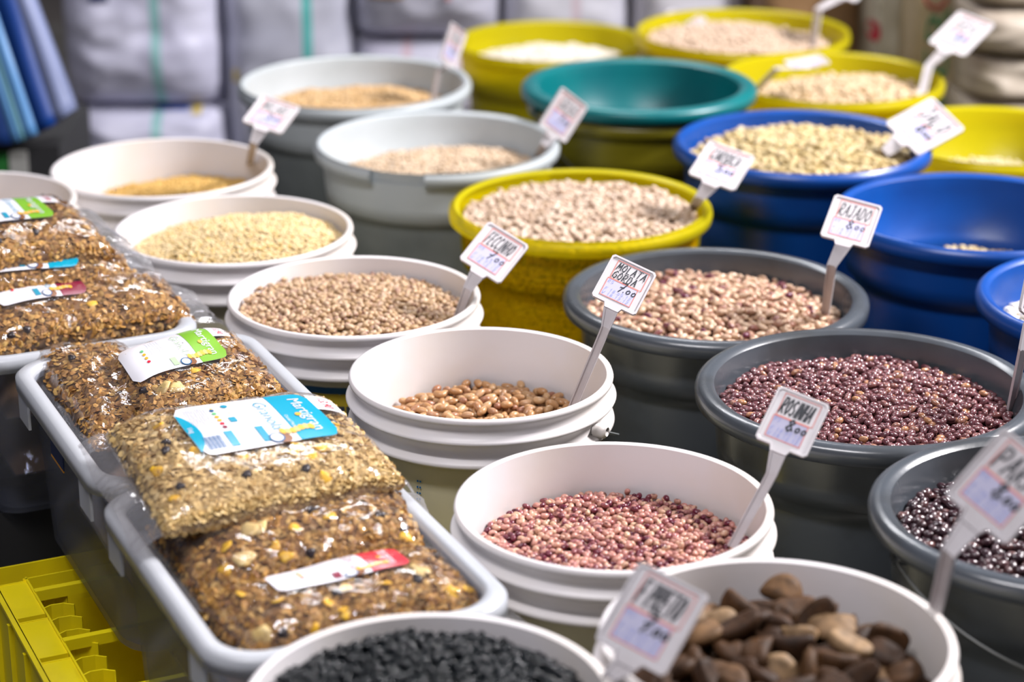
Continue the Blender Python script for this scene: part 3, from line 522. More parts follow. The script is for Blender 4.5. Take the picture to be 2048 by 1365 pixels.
# ------------------------------------------------------------------ bins and crates
U2 = np.array([-.42, .907]); U2 /= np.linalg.norm(U2); V2 = np.array([U2[1], -U2[0]])   # U2 length axis (away), V2 width axis (right)
def rr_loop(c, hl, hw, rad, z, n=8):
    pts = []
    for sx, sy, a0 in ((1, 1, 0), (-1, 1, PI/2), (-1, -1, PI), (1, -1, 3*PI/2)):
        for k in range(n+1):
            a = a0+PI/2*k/n; x = sx*(hw-rad)+rad*math.cos(a); y = sy*(hl-rad)+rad*math.sin(a)
            q = np.array(c)+V2*x+U2*y; pts.append((q[0], q[1], z))
    return pts
RIMZ = CAMZ-.87
def bin_(c, label, hl=.19, hw=.138, hgt=.20, z=RIMZ):
    t = thing('plastic_bin', (c[0], c[1], z-hgt), label, 'bin')
    L = [rr_loop(c, hl-.032, hw-.032, .03, z-hgt), rr_loop(c, hl-.026, hw-.026, .035, z-hgt+.006), rr_loop(c, hl-.017, hw-.017, .04, z-.020), rr_loop(c, hl-.016, hw-.016, .04, z-.006)]
    Li = [rr_loop(c, hl-.0185, hw-.0185, .04, z-.006), rr_loop(c, hl-.0195, hw-.0195, .04, z-.020), rr_loop(c, hl-.029, hw-.029, .034, z-hgt+.010), rr_loop(c, hl-.036, hw-.036, .03, z-hgt+.004)]
    V, Fc = loft(L+Li, True, True); mk('body', V, Fc, M['bin'], t)
    L = [rr_loop(c, hl-.018, hw-.018, .04, z-.012), rr_loop(c, hl-.018, hw-.018, .04, z-.003), rr_loop(c, hl-.014, hw-.014, .042, z), rr_loop(c, hl-.004, hw-.004, .046, z), rr_loop(c, hl, hw, .048, z-.004), rr_loop(c, hl, hw, .048, z-.017), rr_loop(c, hl-.0025, hw-.0025, .046, z-.017), rr_loop(c, hl-.003, hw-.003, .046, z-.006), rr_loop(c, hl-.016, hw-.016, .04, z-.006)]
    V, Fc = loft(L); mk('rim', V, Fc, M['bin_rim'], t)
    for sy in (-1, 1):
        for sx in (-1, 1):
            p = np.array(c)+V2*sx*(hw-.0035)+U2*sy*(hl-.062); mb = MB()
            mb.box((p[0], p[1], z-.032), (U2[0]*.021, U2[1]*.021, 0), (V2[0]*.0014, V2[1]*.0014, 0), (0, 0, .018)); mb.build('clip_tab', M['bin_rim'], t)
    return t
CA = np.array([-.193, 1.829]); CB = CA+U2*.386+V2*.006; CC = CA+U2*.752-V2*.038
binA = bin_(CA, 'translucent white bin in front holding granola bags, rim beside the black bean pail')
binB = bin_(CB, 'middle translucent white bin with a dark blue sticker on its long side')
binC = bin_(CC, 'rear translucent white bin under the farthest granola bags at the left edge', hl=.168)
p = at_z(112, 897, RIMZ-.045); pc = CB-V2*(.138-.0168)+U2*.045
mb = MB(); mb.box((pc[0], pc[1], RIMZ-.055), (U2[0]*.026, U2[1]*.026, 0), (V2[0]*.0006-V2[0]*0, V2[1]*.0006, 0), (0, 0, .011)); st = mb.build('sticker', flat('navy_print', (.008, .03, .14)), binB)
mb = MB(); mb.box((pc[0]-V2[0]*.0003, pc[1]-V2[1]*.0003, RIMZ-.0665), (U2[0]*.026, U2[1]*.026, 0), (V2[0]*.0006, V2[1]*.0006, 0), (0, 0, .0012)); mb.build('orange_line', flat('orange_print', (.8, .35, .03)), st)

def crate(c, hl, hw, top, label, mat, z0=0.0):
    t = thing('slatted_crate', (c[0], c[1], z0), label, 'crate')
    e = lambda x, y, z: (c[0]+V2[0]*x+U2[0]*y, c[1]+V2[1]*x+U2[1]*y, z)
    def bx(mb, x, y, z, hx, hy, hz): mb.box(e(x, y, z), (V2[0]*hx, V2[1]*hx, 0), (U2[0]*hy, U2[1]*hy, 0), (0, 0, hz))
    H = top-z0; mb = MB()
    for sg in (-1, 1):
        mb = MB(); bx(mb, sg*(hw-.0012), 0, z0+H/2, .0012, hl, H/2); bx(mb, sg*(hw-.034), 0, top-.02, .001, hl-.03, .018); mb.build('side_wall', mat, t)
        mb = MB(); bx(mb, 0, sg*(hl-.0012), z0+H/2, hw, .0012, H/2); bx(mb, 0, sg*(hl-.034), top-.02, hw-.03, .001, .018); mb.build('end_wall', mat, t)
    bt = MB(); bx(bt, 0, 0, z0+.004, hw, hl, .003); bt.build('bottom', mat, t)
    n = int(2*hl/.125)
    for sg in (-1, 1):
        for k in range(n+1):          # ledge panels between lowered pockets, with inward fins
            y = -hl+.03+(2*hl-.06)*(k+.5)/(n+1); mb = MB()
            bx(mb, sg*(hw-.018), y, top-.006, .0165, .042, .0012); bx(mb, sg*(hw-.018), y-.042, top-.016, .0165, .001, .012); bx(mb, sg*(hw-.018), y+.042, top-.016, .0165, .001, .012)
            mb.build('ledge_panel', mat, t)
        fm = MB()
        for k in range(int(2*hl/.032)):
            y = -hl+.05+k*.032
            if y > hl-.04: break
            pts = [(sg*(hw-.035), y), (sg*(hw-.045), y+.005), (sg*(hw-.058), y+.004), (sg*(hw-.068), y-.004)]
            for (xa, ya), (xb, yb) in zip(pts[:-1], pts[1:]):
                a = np.array(e((xa+xb)/2, (ya+yb)/2, top-.022)); d = np.array(e(xb, yb, 0))-np.array(e(xa, ya, 0)); d = d/2; nn = np.array([-d[1], d[0], 0]); nn = nn/np.linalg.norm(nn)*.0009
                fm.box(a, d, nn, (0, 0, .014))
        fm.build('inner_fins', mat, t)
        o = MB()
        for k in range(int(2*hl/.07)): bx(o, sg*(hw+.002), -hl+.03+k*.07, z0+H/2-.006, .003, .003, H/2-.008)
        bx(o, sg*(hw+.002), 0, top-.002, .003, hl, .002); o.build('outer_ribs', mat, t)
    br = MB()
    for k in range(5): bx(br, 0, -hl+.07+k*(2*hl-.14)/4, top-.006, hw-.034, .004, .006)
    br.build('cross_bars', mat, t)
    return t
cpos = CB+U2*(.05-.265)-V2*.036
crate(cpos, .315, .158, RIMZ-.2005, 'bright yellow plastic crate under the front and middle bins', M['crate_yellow'])
crate(CC+U2*.01, .135, .12, RIMZ-.2005, 'dark plastic crate under the rear bin', M['dark'])

# ------------------------------------------------------------------ granola bags
GR = {}
def granmat(name, stops):
    m, nt, bs, out = newmat(name); c, fr = island_ramp(nt, stops); nt.links.new(c, bs.inputs['Base Color']); bs.inputs['Roughness'].default_value = .6; return m
GR['oat'] = granmat('oat_flakes', [(0, (.52, .34, .12)), (.4, (.68, .49, .21)), (.7, (.58, .39, .14)), (.94, (.74, .57, .30)), (1, (.38, .21, .06))])
GR['brown'] = granmat('toasted_granola', [(0, (.36, .165, .03)), (.35, (.54, .29, .065)), (.6, (.22, .085, .018)), (.85, (.62, .38, .11)), (1, (.09, .035, .01))])
GR['bedoat'] = flat('oat_bed', (.42, .28, .12), .8); GR['bedbrown'] = flat('granola_bed', (.20, .10, .035), .8)
M['corn'] = plastic('corn_flake_mat', (.80, .48, .02), .45, (.70, .36, .02), 60); M['raisin'] = plastic('raisin_mat', (.02, .012, .015), .35)
M['chip'] = plastic('banana_chip_mat', (.70, .52, .22), .4, (.55, .36, .12), 60)
def flake(r=.0042):
    V = [(0, 0, .0007)]+[(r*math.cos(2*PI*k/6)*1.15, r*.85*math.sin(2*PI*k/6), -.0002) for k in range(6)]+[(0, 0, -.0006)]
    Fc = [(0, 1+k, 1+(k+1) % 6) for k in range(6)]+[(7, 1+(k+1) % 6, 1+k) for k in range(6)]
    return np.array(V), Fc, np.zeros(8)
class Bag:
    def __init__(s, corners, H, label, kind='oat', nfl=2000, seals=(1, 1), tuft=0, base_t=None, zup=.0, sag=.0, extra=(6, 4, 0), film_amp=.0035, seed=0, flr=.0042, box=None):
        # corners: far-left, near-left, near-right, far-right as (px, py, z of mid plane)
        s.c = [at_z(*q) for q in corners]; s.H = H; s.seed = seed; s.sag = sag; s.box = box
        ctr = sum(s.c)/4; s.t = thing('granola_bag', (ctr[0], ctr[1], ctr[2]-H*.8), label, 'bag')
        n, m = 44, 34
        def shell(sc, up, dn, amp, fr):
            top = []; bot = []
            for j in range(m+1):
                for i in range(n+1):
                    a = -1+2*i/n; b = -1+2*j/m; top.append(s.top(a*sc, b*sc, up, amp, fr)); bot.append(s.bot(a*sc, b*sc, dn))
            V = top+bot; o = (n+1)*(m+1); Fc = []
            for j in range(m):
                for i in range(n):
                    q = j*(n+1)+i; Fc.append((q, q+1, q+n+2, q+n+1)); Fc.append((o+q, o+q+n+1, o+q+n+2, o+q+1))
            for i in range(n): Fc.append((i, o+i, o+i+1, i+1)); q = m*(n+1)+i; Fc.append((q+1, o+q+1, o+q, q))
            for j in range(m): q = j*(n+1); Fc.append((q, q+n+1, o+q+n+1, o+q)); q += n; Fc.append((q, o+q, o+q+n+1, q+n+1))
            return V, Fc
        V, Fc = shell(.955, -.004, -.003, .0015, 30); mk('granola_bed', V, Fc, GR['bed'+kind], s.t)
        fb = flake(flr); items = []
        for _ in range(nfl):
            a = random.uniform(-.97, .97); b = random.uniform(-.97, .97)
            if random.random() < .30: b = -1+random.random()**2*.35
            if random.random() < .12: a = random.choice((-1, 1))*(1-random.random()**2*.25)*.97
            b = max(b, -.985)
            if random.random() < .24:        # the rounded side of the fill
                k_ = random.random(); q_ = .966
                if k_ < .58: b = -1; a, bb = a*q_, -q_
                elif k_ < .78: a, bb = -q_, b*q_
                else: a, bb = q_, b*q_
                tp = np.array(s.top(a, bb)); bt = np.array(s.bot(a, bb)); f_ = random.uniform(.0, .95); p = bt+(tp-bt)*f_
                ctr_ = sum(s.c)/4; e_ = np.array(s.mid(a, bb))-np.array(s.mid(a*.8 if abs(a) >= q_ else a, bb*.8 if abs(a) < q_ else bb)); e_[2] = 0; e_ /= np.linalg.norm(e_); nn = e_+np.array([0, 0, .9*f_-.1]); nn = tuple(nn/np.linalg.norm(nn))
            else: p = s.top(a*.965, b*.965, -.0025, .0015, 30); nn = s.nrm(a*.965, b*.965)
            q = Vector(nn).to_track_quat('Z', 'Y').to_matrix()
            R = np.array(q)@rotm(random.uniform(0, 6.28), random.gauss(0, .5), random.gauss(0, .5)); items.append((R*random.uniform(.7, 1.15), np.array(p)+np.array(nn)*random.uniform(-.0015, .0008)))
        V0, F0, e0 = fb
        if items:
            VV = np.concatenate([V0@R.T+p for R, p in items]); FF = [tuple(x+i*8 for x in f) for i in range(len(items)) for f in F0]
            tag(mk('oat_flakes', VV, FF, GR[kind], s.t, False), kind='stuff')
        nc, nr_, nb = extra; rr = random.Random(seed+5)
        def bit(name, mat, r, th, cnt):
            for _ in range(cnt):
                a = rr.uniform(-.9, .9); b = rr.uniform(-.96, .5); p = np.array(s.top(a*.96, b*.96, -.001, .0015, 30)); nn = np.array(s.nrm(a*.96, b*.96))
                q = np.array(Vector(nn).to_track_quat('Z', 'Y').to_matrix())@rotm(rr.uniform(0, 6), rr.gauss(0, .25), rr.gauss(0, .25)); V = []; k = 9
                for lay, (f, z) in enumerate(((.55, -th), (1, -th*.3), (.95, th*.5), (.5, th))):
                    for i in range(k): th_ = 2*PI*i/k; w_ = r*f*(1+.18*math.sin(3*th_+a*9)); V.append(p+q@np.array([w_*math.cos(th_), w_*.8*math.sin(th_), z+th*.3*math.sin(2*th_)]))
                V2_, F2_ = loft([V[i*k:(i+1)*k] for i in range(4)], True, True); mk(name, V2_, F2_, mat, s.t)
        bit('corn_flake', M['corn'], .0072, .0012, nc); bit('raisin', M['raisin'], .0055, .0028, nr_); bit('banana_chip', M['chip'], .011, .0018, nb)
        V, Fc = shell(1.0, .0015, .001, film_amp, 26); s.film = mk('film', V, Fc, M['film'], s.t)
        for sd, on in ((-1, seals[0]), (1, seals[1])):
            if not on: continue
            V = []; Fc = []; k = 40; w_ = .024*on
            for j in range(k+1):
                b = -1+2*j/k; p0 = np.array(s.mid(sd*.99, b)); p1 = np.array(s.mid(sd*1.0, b)); ex = np.array(s.mid(1, 0))-np.array(s.mid(-1, 0)); ex = ex/np.linalg.norm(ex)*sd
                for q, f in enumerate((0, .25, .5, .75, 1)):
                    wz = .004*noise.noise(Vector((b*3.1+seed, f*2, sd)))+.0011*math.sin(j*2.2)*(q > 1)+.010*f*noise.noise(Vector((b*1.7+seed*3, 0, sd)))
                    V.append(p0+ex*w_*f+np.array([0, 0, wz-.012*f*f]))
            V = V+[v-np.array([0, 0, .0004]) for v in V]; o = (k+1)*5
            for j in range(k):
                for q in range(4): a = j*5+q; Fc.append((a, a+1, a+6, a+5)); Fc.append((o+a, o+a+5, o+a+6, o+a+1))
            mk('end_seal', V, Fc, M['seal'], s.t)
    def mid(s, a, b):
        u = (a+1)/2; v = (b+1)/2; FL, NL, NR, FR = s.c
        p = (FL*(1-u)+FR*u)*v+(NL*(1-u)+NR*u)*(1-v); return p
    def thick(s, a, b): return s.H*max(0, (1-abs(a)**4))**.55*max(0, (1-abs(b)**3.4))**.5
    def top(s, a, b, up=0, amp=0, fr=20):
        if s.box and amp > .001:
            a0, a1, b0, b1 = s.box; dd = max(a0-a, a-a1, b1-b, b-b0, 0)*7; amp *= min(1, dd)
        p = s.mid(a, b); t = s.thick(a, b); q = Vector((p[0]*fr, p[1]*fr, s.seed*3.3)); nz = noise.noise(q); rg = 1-abs(noise.noise(q*1.7+Vector((5, 2, 1))))*2
        return (p[0], p[1], p[2]+t*(1+.10*noise.noise(Vector((a*1.6, b*1.6, s.seed))))+up*min(1, t/s.H*1.6)+amp*(nz+.8*rg)*min(1, t/s.H*2)-s.sag*a*a)
    def bot(s, a, b, dn=0): p = s.mid(a, b); return (p[0], p[1], p[2]-s.thick(a, b)*.45-dn-.0005-s.sag*a*a)
    def nrm(s, a, b):
        e = .02; a = max(min(a, .96), -.96); b = max(min(b, .96), -.96)
        du = np.array(s.top(a+e, b))-np.array(s.top(a-e, b)); dv = np.array(s.top(a, b+e))-np.array(s.top(a, b-e)); n = np.cross(du, dv); n = n/np.linalg.norm(n); return tuple(n if n[2] > 0 else -n)
    # label: reading frame X (towards the viewer), Y (to the right end)
    def drape(s, pts, box, lift):
        a0, a1, b0, b1 = box; out = []
        for X, Y in pts: a = a0+(a1-a0)*Y; b = b0+(b1-b0)*X; out.append(np.array(s.top(a, b, .0015))+np.array(s.nrm(a, b))*lift)
        return out
def rrect(x0, y0, x1, y1, r, asp=1.0, n=6):
    pts = []
    for cx, cy, a0 in ((x1-r*asp, y1-r, 0), (x0+r*asp, y1-r, PI/2), (x0+r*asp, y0+r, PI), (x1-r*asp, y0+r, 3*PI/2)):
        for k in range(n+1): a = a0+PI/2*k/n; pts.append((cx+r*asp*math.cos(a), cy+r*math.sin(a)))
    return pts
def clipgrid(inside, x0, y0, x1, y1, nx, ny):
    # grid cells of a shape, vertices snapped into it by the inside() test on the row extents
    V = []; Fc = []
    for j in range(ny+1):
        y = y0+(y1-y0)*j/ny; lo, hi = inside(y)
        for i in range(nx+1): V.append((lo+(hi-lo)*i/nx, y))
    for j in range(ny):
        for i in range(nx): a = j*(nx+1)+i; Fc.append((a, a+1, a+nx+2, a+nx+1))
    return V, Fc
def rr_ext(x0, x1, y0, y1, r, asp):
    def f(y):
        dx = 0
        if y > y1-r: dx = r*asp*(1-math.sqrt(max(0, 1-((y-(y1-r))/r)**2)))
        if y < y0+r: dx = r*asp*(1-math.sqrt(max(0, 1-(((y0+r)-y)/r)**2)))
        return x0+dx, x1-dx
    return f
def type_mesh(text, size, shear=0, offset=0):
    cu = bpy.data.curves.new('type', 'FONT'); cu.body = text; cu.size = size; cu.shear = shear; cu.offset = offset; cu.resolution_u = 3
    o = bpy.data.objects.new('type', cu); col.objects.link(o); dg = bpy.context.evaluated_depsgraph_get(); me = bpy.data.meshes.new_from_object(o.evaluated_get(dg))
    V = [(v.co.x, v.co.y) for v in me.vertices]; Fc = [tuple(p.vertices) for p in me.polygons]; bpy.data.objects.remove(o); bpy.data.curves.remove(cu); bpy.data.meshes.remove(me)
    mxx = max(v[0] for v in V); return V, Fc, mxx
LM = {}
for nm_, c in (('white_print', (.80, .79, .84)), ('cyan_print', (.0, .33, .50)), ('green_print', (.20, .45, .03)), ('maroon_print', (.22, .01, .04)), ('red_print', (.60, .03, .05)), ('grey_print', (.52, .54, .62)), ('yellow_print', (.80, .45, .05)),
               ('blue_print', (.02, .30, .45)), ('tan_print', (.72, .48, .18)), ('navy_dot', (.01, .10, .25)), ('green_dot', (.15, .5, .2)), ('orange_dot', (.85, .4, .03)), ('red_dot', (.7, .02, .05)), ('brown_print', (.25, .10, .04)), ('pale_green', (.45, .62, .38))):
    m, nt, bs, out = newmat(nm_); bs.inputs['Base Color'].default_value = c4(c); bs.inputs['Roughness'].default_value = .25; LM[nm_] = m
def bag_label(bag, box, main, asp, title='Granola', detail=True, sticker=True, accent='blue_print', titlecol=None, brand=True):
    # X 0..1 along reading direction (far -> near), Y 0..1 from left end to right end ; the colour panel is Y > .70
    V, Fc = clipgrid(rr_ext(0, 1, 0, 1, .09, 1/asp), 0, 0, 1, 1, 12, 22)
    lab = mk('label', bag.drape(V, box, .0012), Fc, LM['white_print'], bag.t)
    ext = rr_ext(0, 1, 0, 1, .09, 1/asp); V, Fc = clipgrid(ext, 0, .70, 1, 1, 12, 9); mk('colour_panel', bag.drape(V, box, .0015), Fc, LM[main], lab)
    def quad(name, x0, y0, x1, y1, mat, lift=.0018):
        V, Fc = clipgrid(lambda y: (x0, x1), x0, y0, x1, y1, 2, 4); mk(name, bag.drape(V, box, lift), Fc, LM[mat], lab)
    def blob(name, x, y, r, mat, lift=.0018, sx=1, sy=1):
        V = [(x, y)]+[(x+r*sx*asp_i*math.cos(2*PI*k/14), y+r*sy*math.sin(2*PI*k/14)) for k in range(14)]; mk(name, bag.drape(V, box, lift), [(0, 1+k, 1+(k+1) % 14) for k in range(14)], LM[mat], lab)
    asp_i = 1/asp
    def typ(name, text, x, y, h, wmax, mat, shear=0, off=0):
        V, Fc, mx = type_mesh(text, 1.0, shear, off); f = wmax/mx; mk(name, bag.drape([(x+a*f, y+b*h) for a, b in V], box, .0020), Fc, LM[mat], lab, False)
    if brand:
        typ('lettering', 'Martigran', .13, .84, .125, .74, 'white_print'); blob('grain_mark', .52, .815, .022, 'yellow_print', .0022)
    typ('lettering', title, .13, .57, .13, .62, titlecol or accent, .15, -.012)
    # wheat ear and coconut picture
    for k in range(7): blob('wheat_print', .80+.02*math.sin(k), .62+.035*k, .028, 'tan_print' if k % 2 else 'yellow_print', .0021+k*.00002, 1.2, .8)
    blob('bowl_print', .93, .60, .05, 'brown_print', .0021); blob('bowl_print', .90, .55, .055, 'navy_dot', .0022); blob('bowl_print', .90, .55, .043, 'white_print', .0023)
    if detail:
        typ('lettering', 'sem açúcar', .3, .525, .035, .4, 'grey_print'); typ('lettering', 'Cereal Matinal', .50, .715, .035, .30, 'white_print')
        for k, mm in enumerate(('navy_dot', 'green_dot', 'orange_dot', 'orange_dot', 'red_dot', 'maroon_print')): blob('colour_dot', .20+.075*k, .265, .017, mm)
        for k in range(9): quad('small_print', .10, .075+.017*k, .10+.30+.16*((k*7) % 3)/2, .081+.017*k, 'grey_print')
        for k in range(4): quad('small_print', .10, .42+.02*k, .55-.05*k, .4235+.02*k, 'grey_print')
        for k in range(6): quad('small_print', .62+.05*k, .30+.0*k, .625+.05*k, .44-.01*(k % 3), 'grey_print')
        quad('text_block', .62, .15, .93, .215, 'blue_print') if False else quad('text_block', .66, .225, .93, .285, accent); quad('text_block', .64, .455, .93, .51, accent)
        quad('cup_print', .40, .33, .50, .38, accent); blob('bowl_icon', .14, .37, .025, accent)
        for k in range(14): quad('barcode_bar', .70, .07+.0095*k, .90, .0735+.0095*k+.002*(k % 3), 'ink_') if False else quad('barcode_bar', .70, .06+.0095*k, .93, .0635+.0095*k+.002*(k % 3), 'navy_dot')
        V = [(.42, 0.0), (1-.09/asp, 0.0)]; V = []; n = 16
        for k in range(n+1):
            x = .16+.78*k/n; y = .085*(1-((k/n-.5)/.5)**2)**.8 if 0 < k < n else 0; V += [(x, .002), (x, .004+y)]
        mk('wave_print', bag.drape(V, box, .0017), [(2*k, 2*k+2, 2*k+3, 2*k+1) for k in range(n)], LM[main], lab); typ('lettering', '1kg', .44, .02, .05, .13, 'white_print')
    else:
        for k in range(4): blob('colour_dot', .35+.1*k, .22, .018, ('green_dot', 'orange_dot', 'orange_dot', 'red_dot')[k])
        quad('text_block', .72, .42, .93, .48, accent)
        for k in range(5): quad('small_print', .12, .30+.03*k, .5, .305+.03*k, 'grey_print')
    if sticker:
        a0, a1, b0, b1 = box; bx2 = (a1-.005, a1+(a1-a0)*.20, b0+(b1-b0)*.05, b0+(b1-b0)*.42); V, Fc = clipgrid(lambda y: (0, 1), 0, 0, 1, 1, 4, 4); sk = mk('price_sticker', bag.drape(V, bx2, .0016), Fc, LM['white_print'], bag.t)
        V, Fc, mx = type_mesh('13,90', 1.0); mk('lettering', bag.drape([(.15+a*.7/mx, .35+b*.5) for a, b in V], bx2, .002), Fc, LM['red_print'], sk, False)
    return lab
# NOTE box = (a0,a1,b_far,b_near): a along the bag, b across (+1 far, -1 near)
z = RIMZ
b2 = Bag([(285, 1060, z-.022), (405, 1225, z-.030), (855, 1112, z-.014), (800, 985, z-.014)], .040, 'toasted granola bag without visible label, lying under the oat bag in the front bin', 'brown', 2600, (1, 1), extra=(9, 4, 6), seed=2, film_amp=.005)
b3 = Bag([(392, 1232, z-.040), (500, 1345, z-.046), (1005, 1240, z-.034), (880, 1120, z-.032)], .038, 'front granola bag with red and white label, behind the black beans', 'brown', 2600, (0, 1), extra=(16, 3, 3), seed=3, box=(-.55, .50, .62, -.10))
bag_label(b3, (-.55, .50, .62, -.10), 'red_print', .62, sticker=False, detail=False, accent='maroon_print')
b1 = Bag([(205, 868, z+.028), (325, 1072, z+.022), (815, 968, z+.022), (655, 808, z+.026)], .034, 'large clear bag of pale oat granola with blue and white label, on top in front', 'oat', 5200, (1.1, .4), extra=(26, 8, 0), film_amp=.0028, seed=1, flr=.0040, box=(-.50, .66, .66, -.42))
bag_label(b1, (-.50, .66, .66, -.42), 'cyan_print', .62, accent='blue_print')
b5 = Bag([(55, 728, z-.018), (190, 900, z-.026), (390, 850, z-.024), (240, 700, z-.020)], .030, 'unlabelled crumpled granola bag at the left of the middle bin', 'brown', 1800, (.4, 0), extra=(2, 2, 0), seed=5, film_amp=.006)
b4 = Bag([(205, 735, z+.000), (285, 868, z-.008), (575, 795, z-.004), (455, 672, z+.002)], .030, 'granola bag with green and white label in the middle bin', 'brown', 2400, (.6, .5), extra=(1, 2, 4), seed=4, film_amp=.005, box=(-.85, .50, .80, -.30))
bag_label(b4, (-.85, .50, .80, -.30), 'green_print', .55, accent='pale_green', titlecol='pale_green', detail=False)
b6 = Bag([(-140, 596, z-.006), (-70, 728, z-.014), (395, 645, z-.008), (325, 568, z-.002)], .038, 'granola bag with maroon label at the front of the rear bin', 'brown', 2200, (0, 1.5), extra=(3, 3, 2), seed=6, film_amp=.005, box=(-.60, .16, .70, -.45))
bag_label(b6, (-.60, .16, .70, -.45), 'maroon_print', .62, accent='blue_print', detail=False, sticker=False, brand=False)
b7 = Bag([(-150, 528, z+.030), (-120, 604, z+.026), (275, 568, z+.024), (240, 505, z+.028)], .024, 'granola bag with light blue label squeezed between two others in the rear bin', 'brown', 1500, (0, 1.5), extra=(1, 1, 0), seed=7, film_amp=.005, box=(-.60, .45, .60, -.70))
bag_label(b7, (-.60, .45, .60, -.70), 'cyan_print', .62, detail=False, sticker=False, brand=False)
b8 = Bag([(-130, 440, z+.056), (-70, 548, z+.052), (232, 508, z+.050), (130, 415, z+.056)], .030, 'topmost rear granola bag with bright green label, at the left edge', 'brown', 1800, (0, 1.6), extra=(0, 3, 0), seed=8, film_amp=.005, box=(-.75, .45, .80, -.30))
bag_label(b8, (-.75, .45, .80, -.30), 'green_print', .62, detail=False)
# lower bags seen dimly through the bin walls
def low_bag(c, zc, H, label, hl=.135, hw=.085):
    s = Bag.__new__(Bag); s.c = [np.array([*(c+V2*sx*hw+U2*sy*hl), zc]) for sx, sy in ((-1, 1), (-1, -1), (1, -1), (1, 1))]; s.H = H; s.seed = zc*50; s.sag = 0; s.box = None
    s.t = thing('granola_bag', (c[0], c[1], zc-H*.8), label, 'bag'); n = m = 18; V = []; Fc = []
    for j in range(m+1):
        for i in range(n+1): V.append(s.top(-1+2*i/n, -1+2*j/m, 0, .003, 40))
    for j in range(m+1):
        for i in range(n+1): V.append(s.bot(-1+2*i/n, -1+2*j/m))
    o = (n+1)*(m+1)
    for j in range(m):
        for i in range(n): q = j*(n+1)+i; Fc.append((q, q+1, q+n+2, q+n+1)); Fc.append((o+q, o+q+n+1, o+q+n+2, o+q+1))
    mk('granola_bed', V, Fc, GR['bedbrown'], s.t)
    V2_ = [np.array(v)+(np.array(v)-np.array([c[0], c[1], zc]))*.03 for v in V]; mk('film', V2_, Fc, M['film'], s.t)
low_bag(CA, RIMZ-.152, .040, 'lowest dim bag seen through the front bin wall'); low_bag(CA, RIMZ-.085, .036, 'second dim bag seen through the front bin wall', .14, .09)
low_bag(CB, RIMZ-.152, .040, 'lowest dim bag seen through the middle bin wall'); low_bag(CB, RIMZ-.085, .036, 'second dim bag seen through the middle bin wall', .14, .09)
low_bag(CC, RIMZ-.152, .040, 'lowest dim bag seen through the rear bin wall'); low_bag(CC, RIMZ-.080, .038, 'second dim bag seen through the rear bin wall', .14, .09)

# ------------------------------------------------------------------ small things on the buckets
def wrap_patch(key, name, pxc, w_, h_, zoff, mat, lift=.0012, lower=True):
    b = BK[key]; P, R = b['P'], b['R']; q = at_y(pxc, 800, P[1]-R); a0 = math.atan2(-math.sqrt(max(1e-6, 1-min(1, ((q[0]-P[0])/R)**2))), (q[0]-P[0])/R); V = []; n = 12
    for i in range(n+1):
        for zz in (zoff-h_/2, zoff+h_/2):
            prof = {'white': R-.0125-(-zz-.056)*.021/(b['H']-.068), 'grey': R-.020-.006}[b['kind']]; a = a0+(i/n-.5)*w_/R; rr = prof+lift; V.append((P[0]+rr*math.cos(a), P[1]+rr*math.sin(a), P[2]+zz))
    return mk(name, V, [(2*i, 2*i+2, 2*i+3, 2*i+1) for i in range(n)], mat, b['t'])
wrap_patch('pinto', 'printed_band', 700, .36, .060, -.104, flat('band_yellow', (.45, .33, .02))); wrap_patch('pinto', 'printed_line', 700, .36, .008, -.070, flat('band_blue', (.01, .08, .18)), .0016)
for k in range(5): wrap_patch('pinto', 'printed_oval', 640+k*32, .016, .022, -.100, flat('band_ink', (.03, .04, .06)), .0018)
wrap_patch('pur', 'torn_sticker', 1629, .026, .013, -.047, flat('old_sticker', (.45, .42, .38)), .0022)
for k in range(8):
    for q in range(2): wrap_patch('mol', 'printed_dot', 818+q*6-k, .0022, .0022, -.080-.007*k, flat('dot_blue', (.0, .12, .35)), .0016)

# ------------------------------------------------------------------ background sacks, striped bag
def sackmat(name, c, c2, stripes=(), stripec=(.1, .4, .38), sw=.010):
    m, nt, bs, out = newmat(name); o, nz = noise_mix(nt, c, c2, 7); bs.inputs['Roughness'].default_value = .45
    tc = nt.nodes.new('ShaderNodeTexCoord'); sp = nt.nodes.new('ShaderNodeSeparateXYZ'); nt.links.new(tc.outputs['Object'], sp.inputs[0]); cur = o
    for sx in stripes:
        d = nt.nodes.new('ShaderNodeMath'); d.operation = 'SUBTRACT'; d.inputs[1].default_value = sx; ab = nt.nodes.new('ShaderNodeMath'); ab.operation = 'ABSOLUTE'; ls = nt.nodes.new('ShaderNodeMath'); ls.operation = 'LESS_THAN'; ls.inputs[1].default_value = sw
        nt.links.new(sp.outputs[0], d.inputs[0]); nt.links.new(d.outputs[0], ab.inputs[0]); nt.links.new(ab.outputs[0], ls.inputs[0]); mx = nt.nodes.new('ShaderNodeMix'); mx.data_type = 'RGBA'; mx.inputs[7].default_value = c4(stripec)
        nt.links.new(ls.outputs[0], mx.inputs[0]); nt.links.new(cur, mx.inputs[6]); cur = mx.outputs[2]
    nt.links.new(cur, bs.inputs['Base Color']); bump(nt, bs, 260, .35, .001, 'vor'); return m
def sack_front(cx, cy, z0, w_, h_, d_, sd, u, v, amp):
    x = cx+u*w_/2; z = z0+(v+1)*h_/2; t = max(0, 1-abs(u)**5)**.4*max(0, 1-abs(v)**5)**.45
    q = Vector((x*5, z*14, sd)); wr = amp*(noise.noise(q)+.7*(1-2*abs(noise.noise(q*1.9))))
    return (x, cy-d_/2*t-wr*t, z)
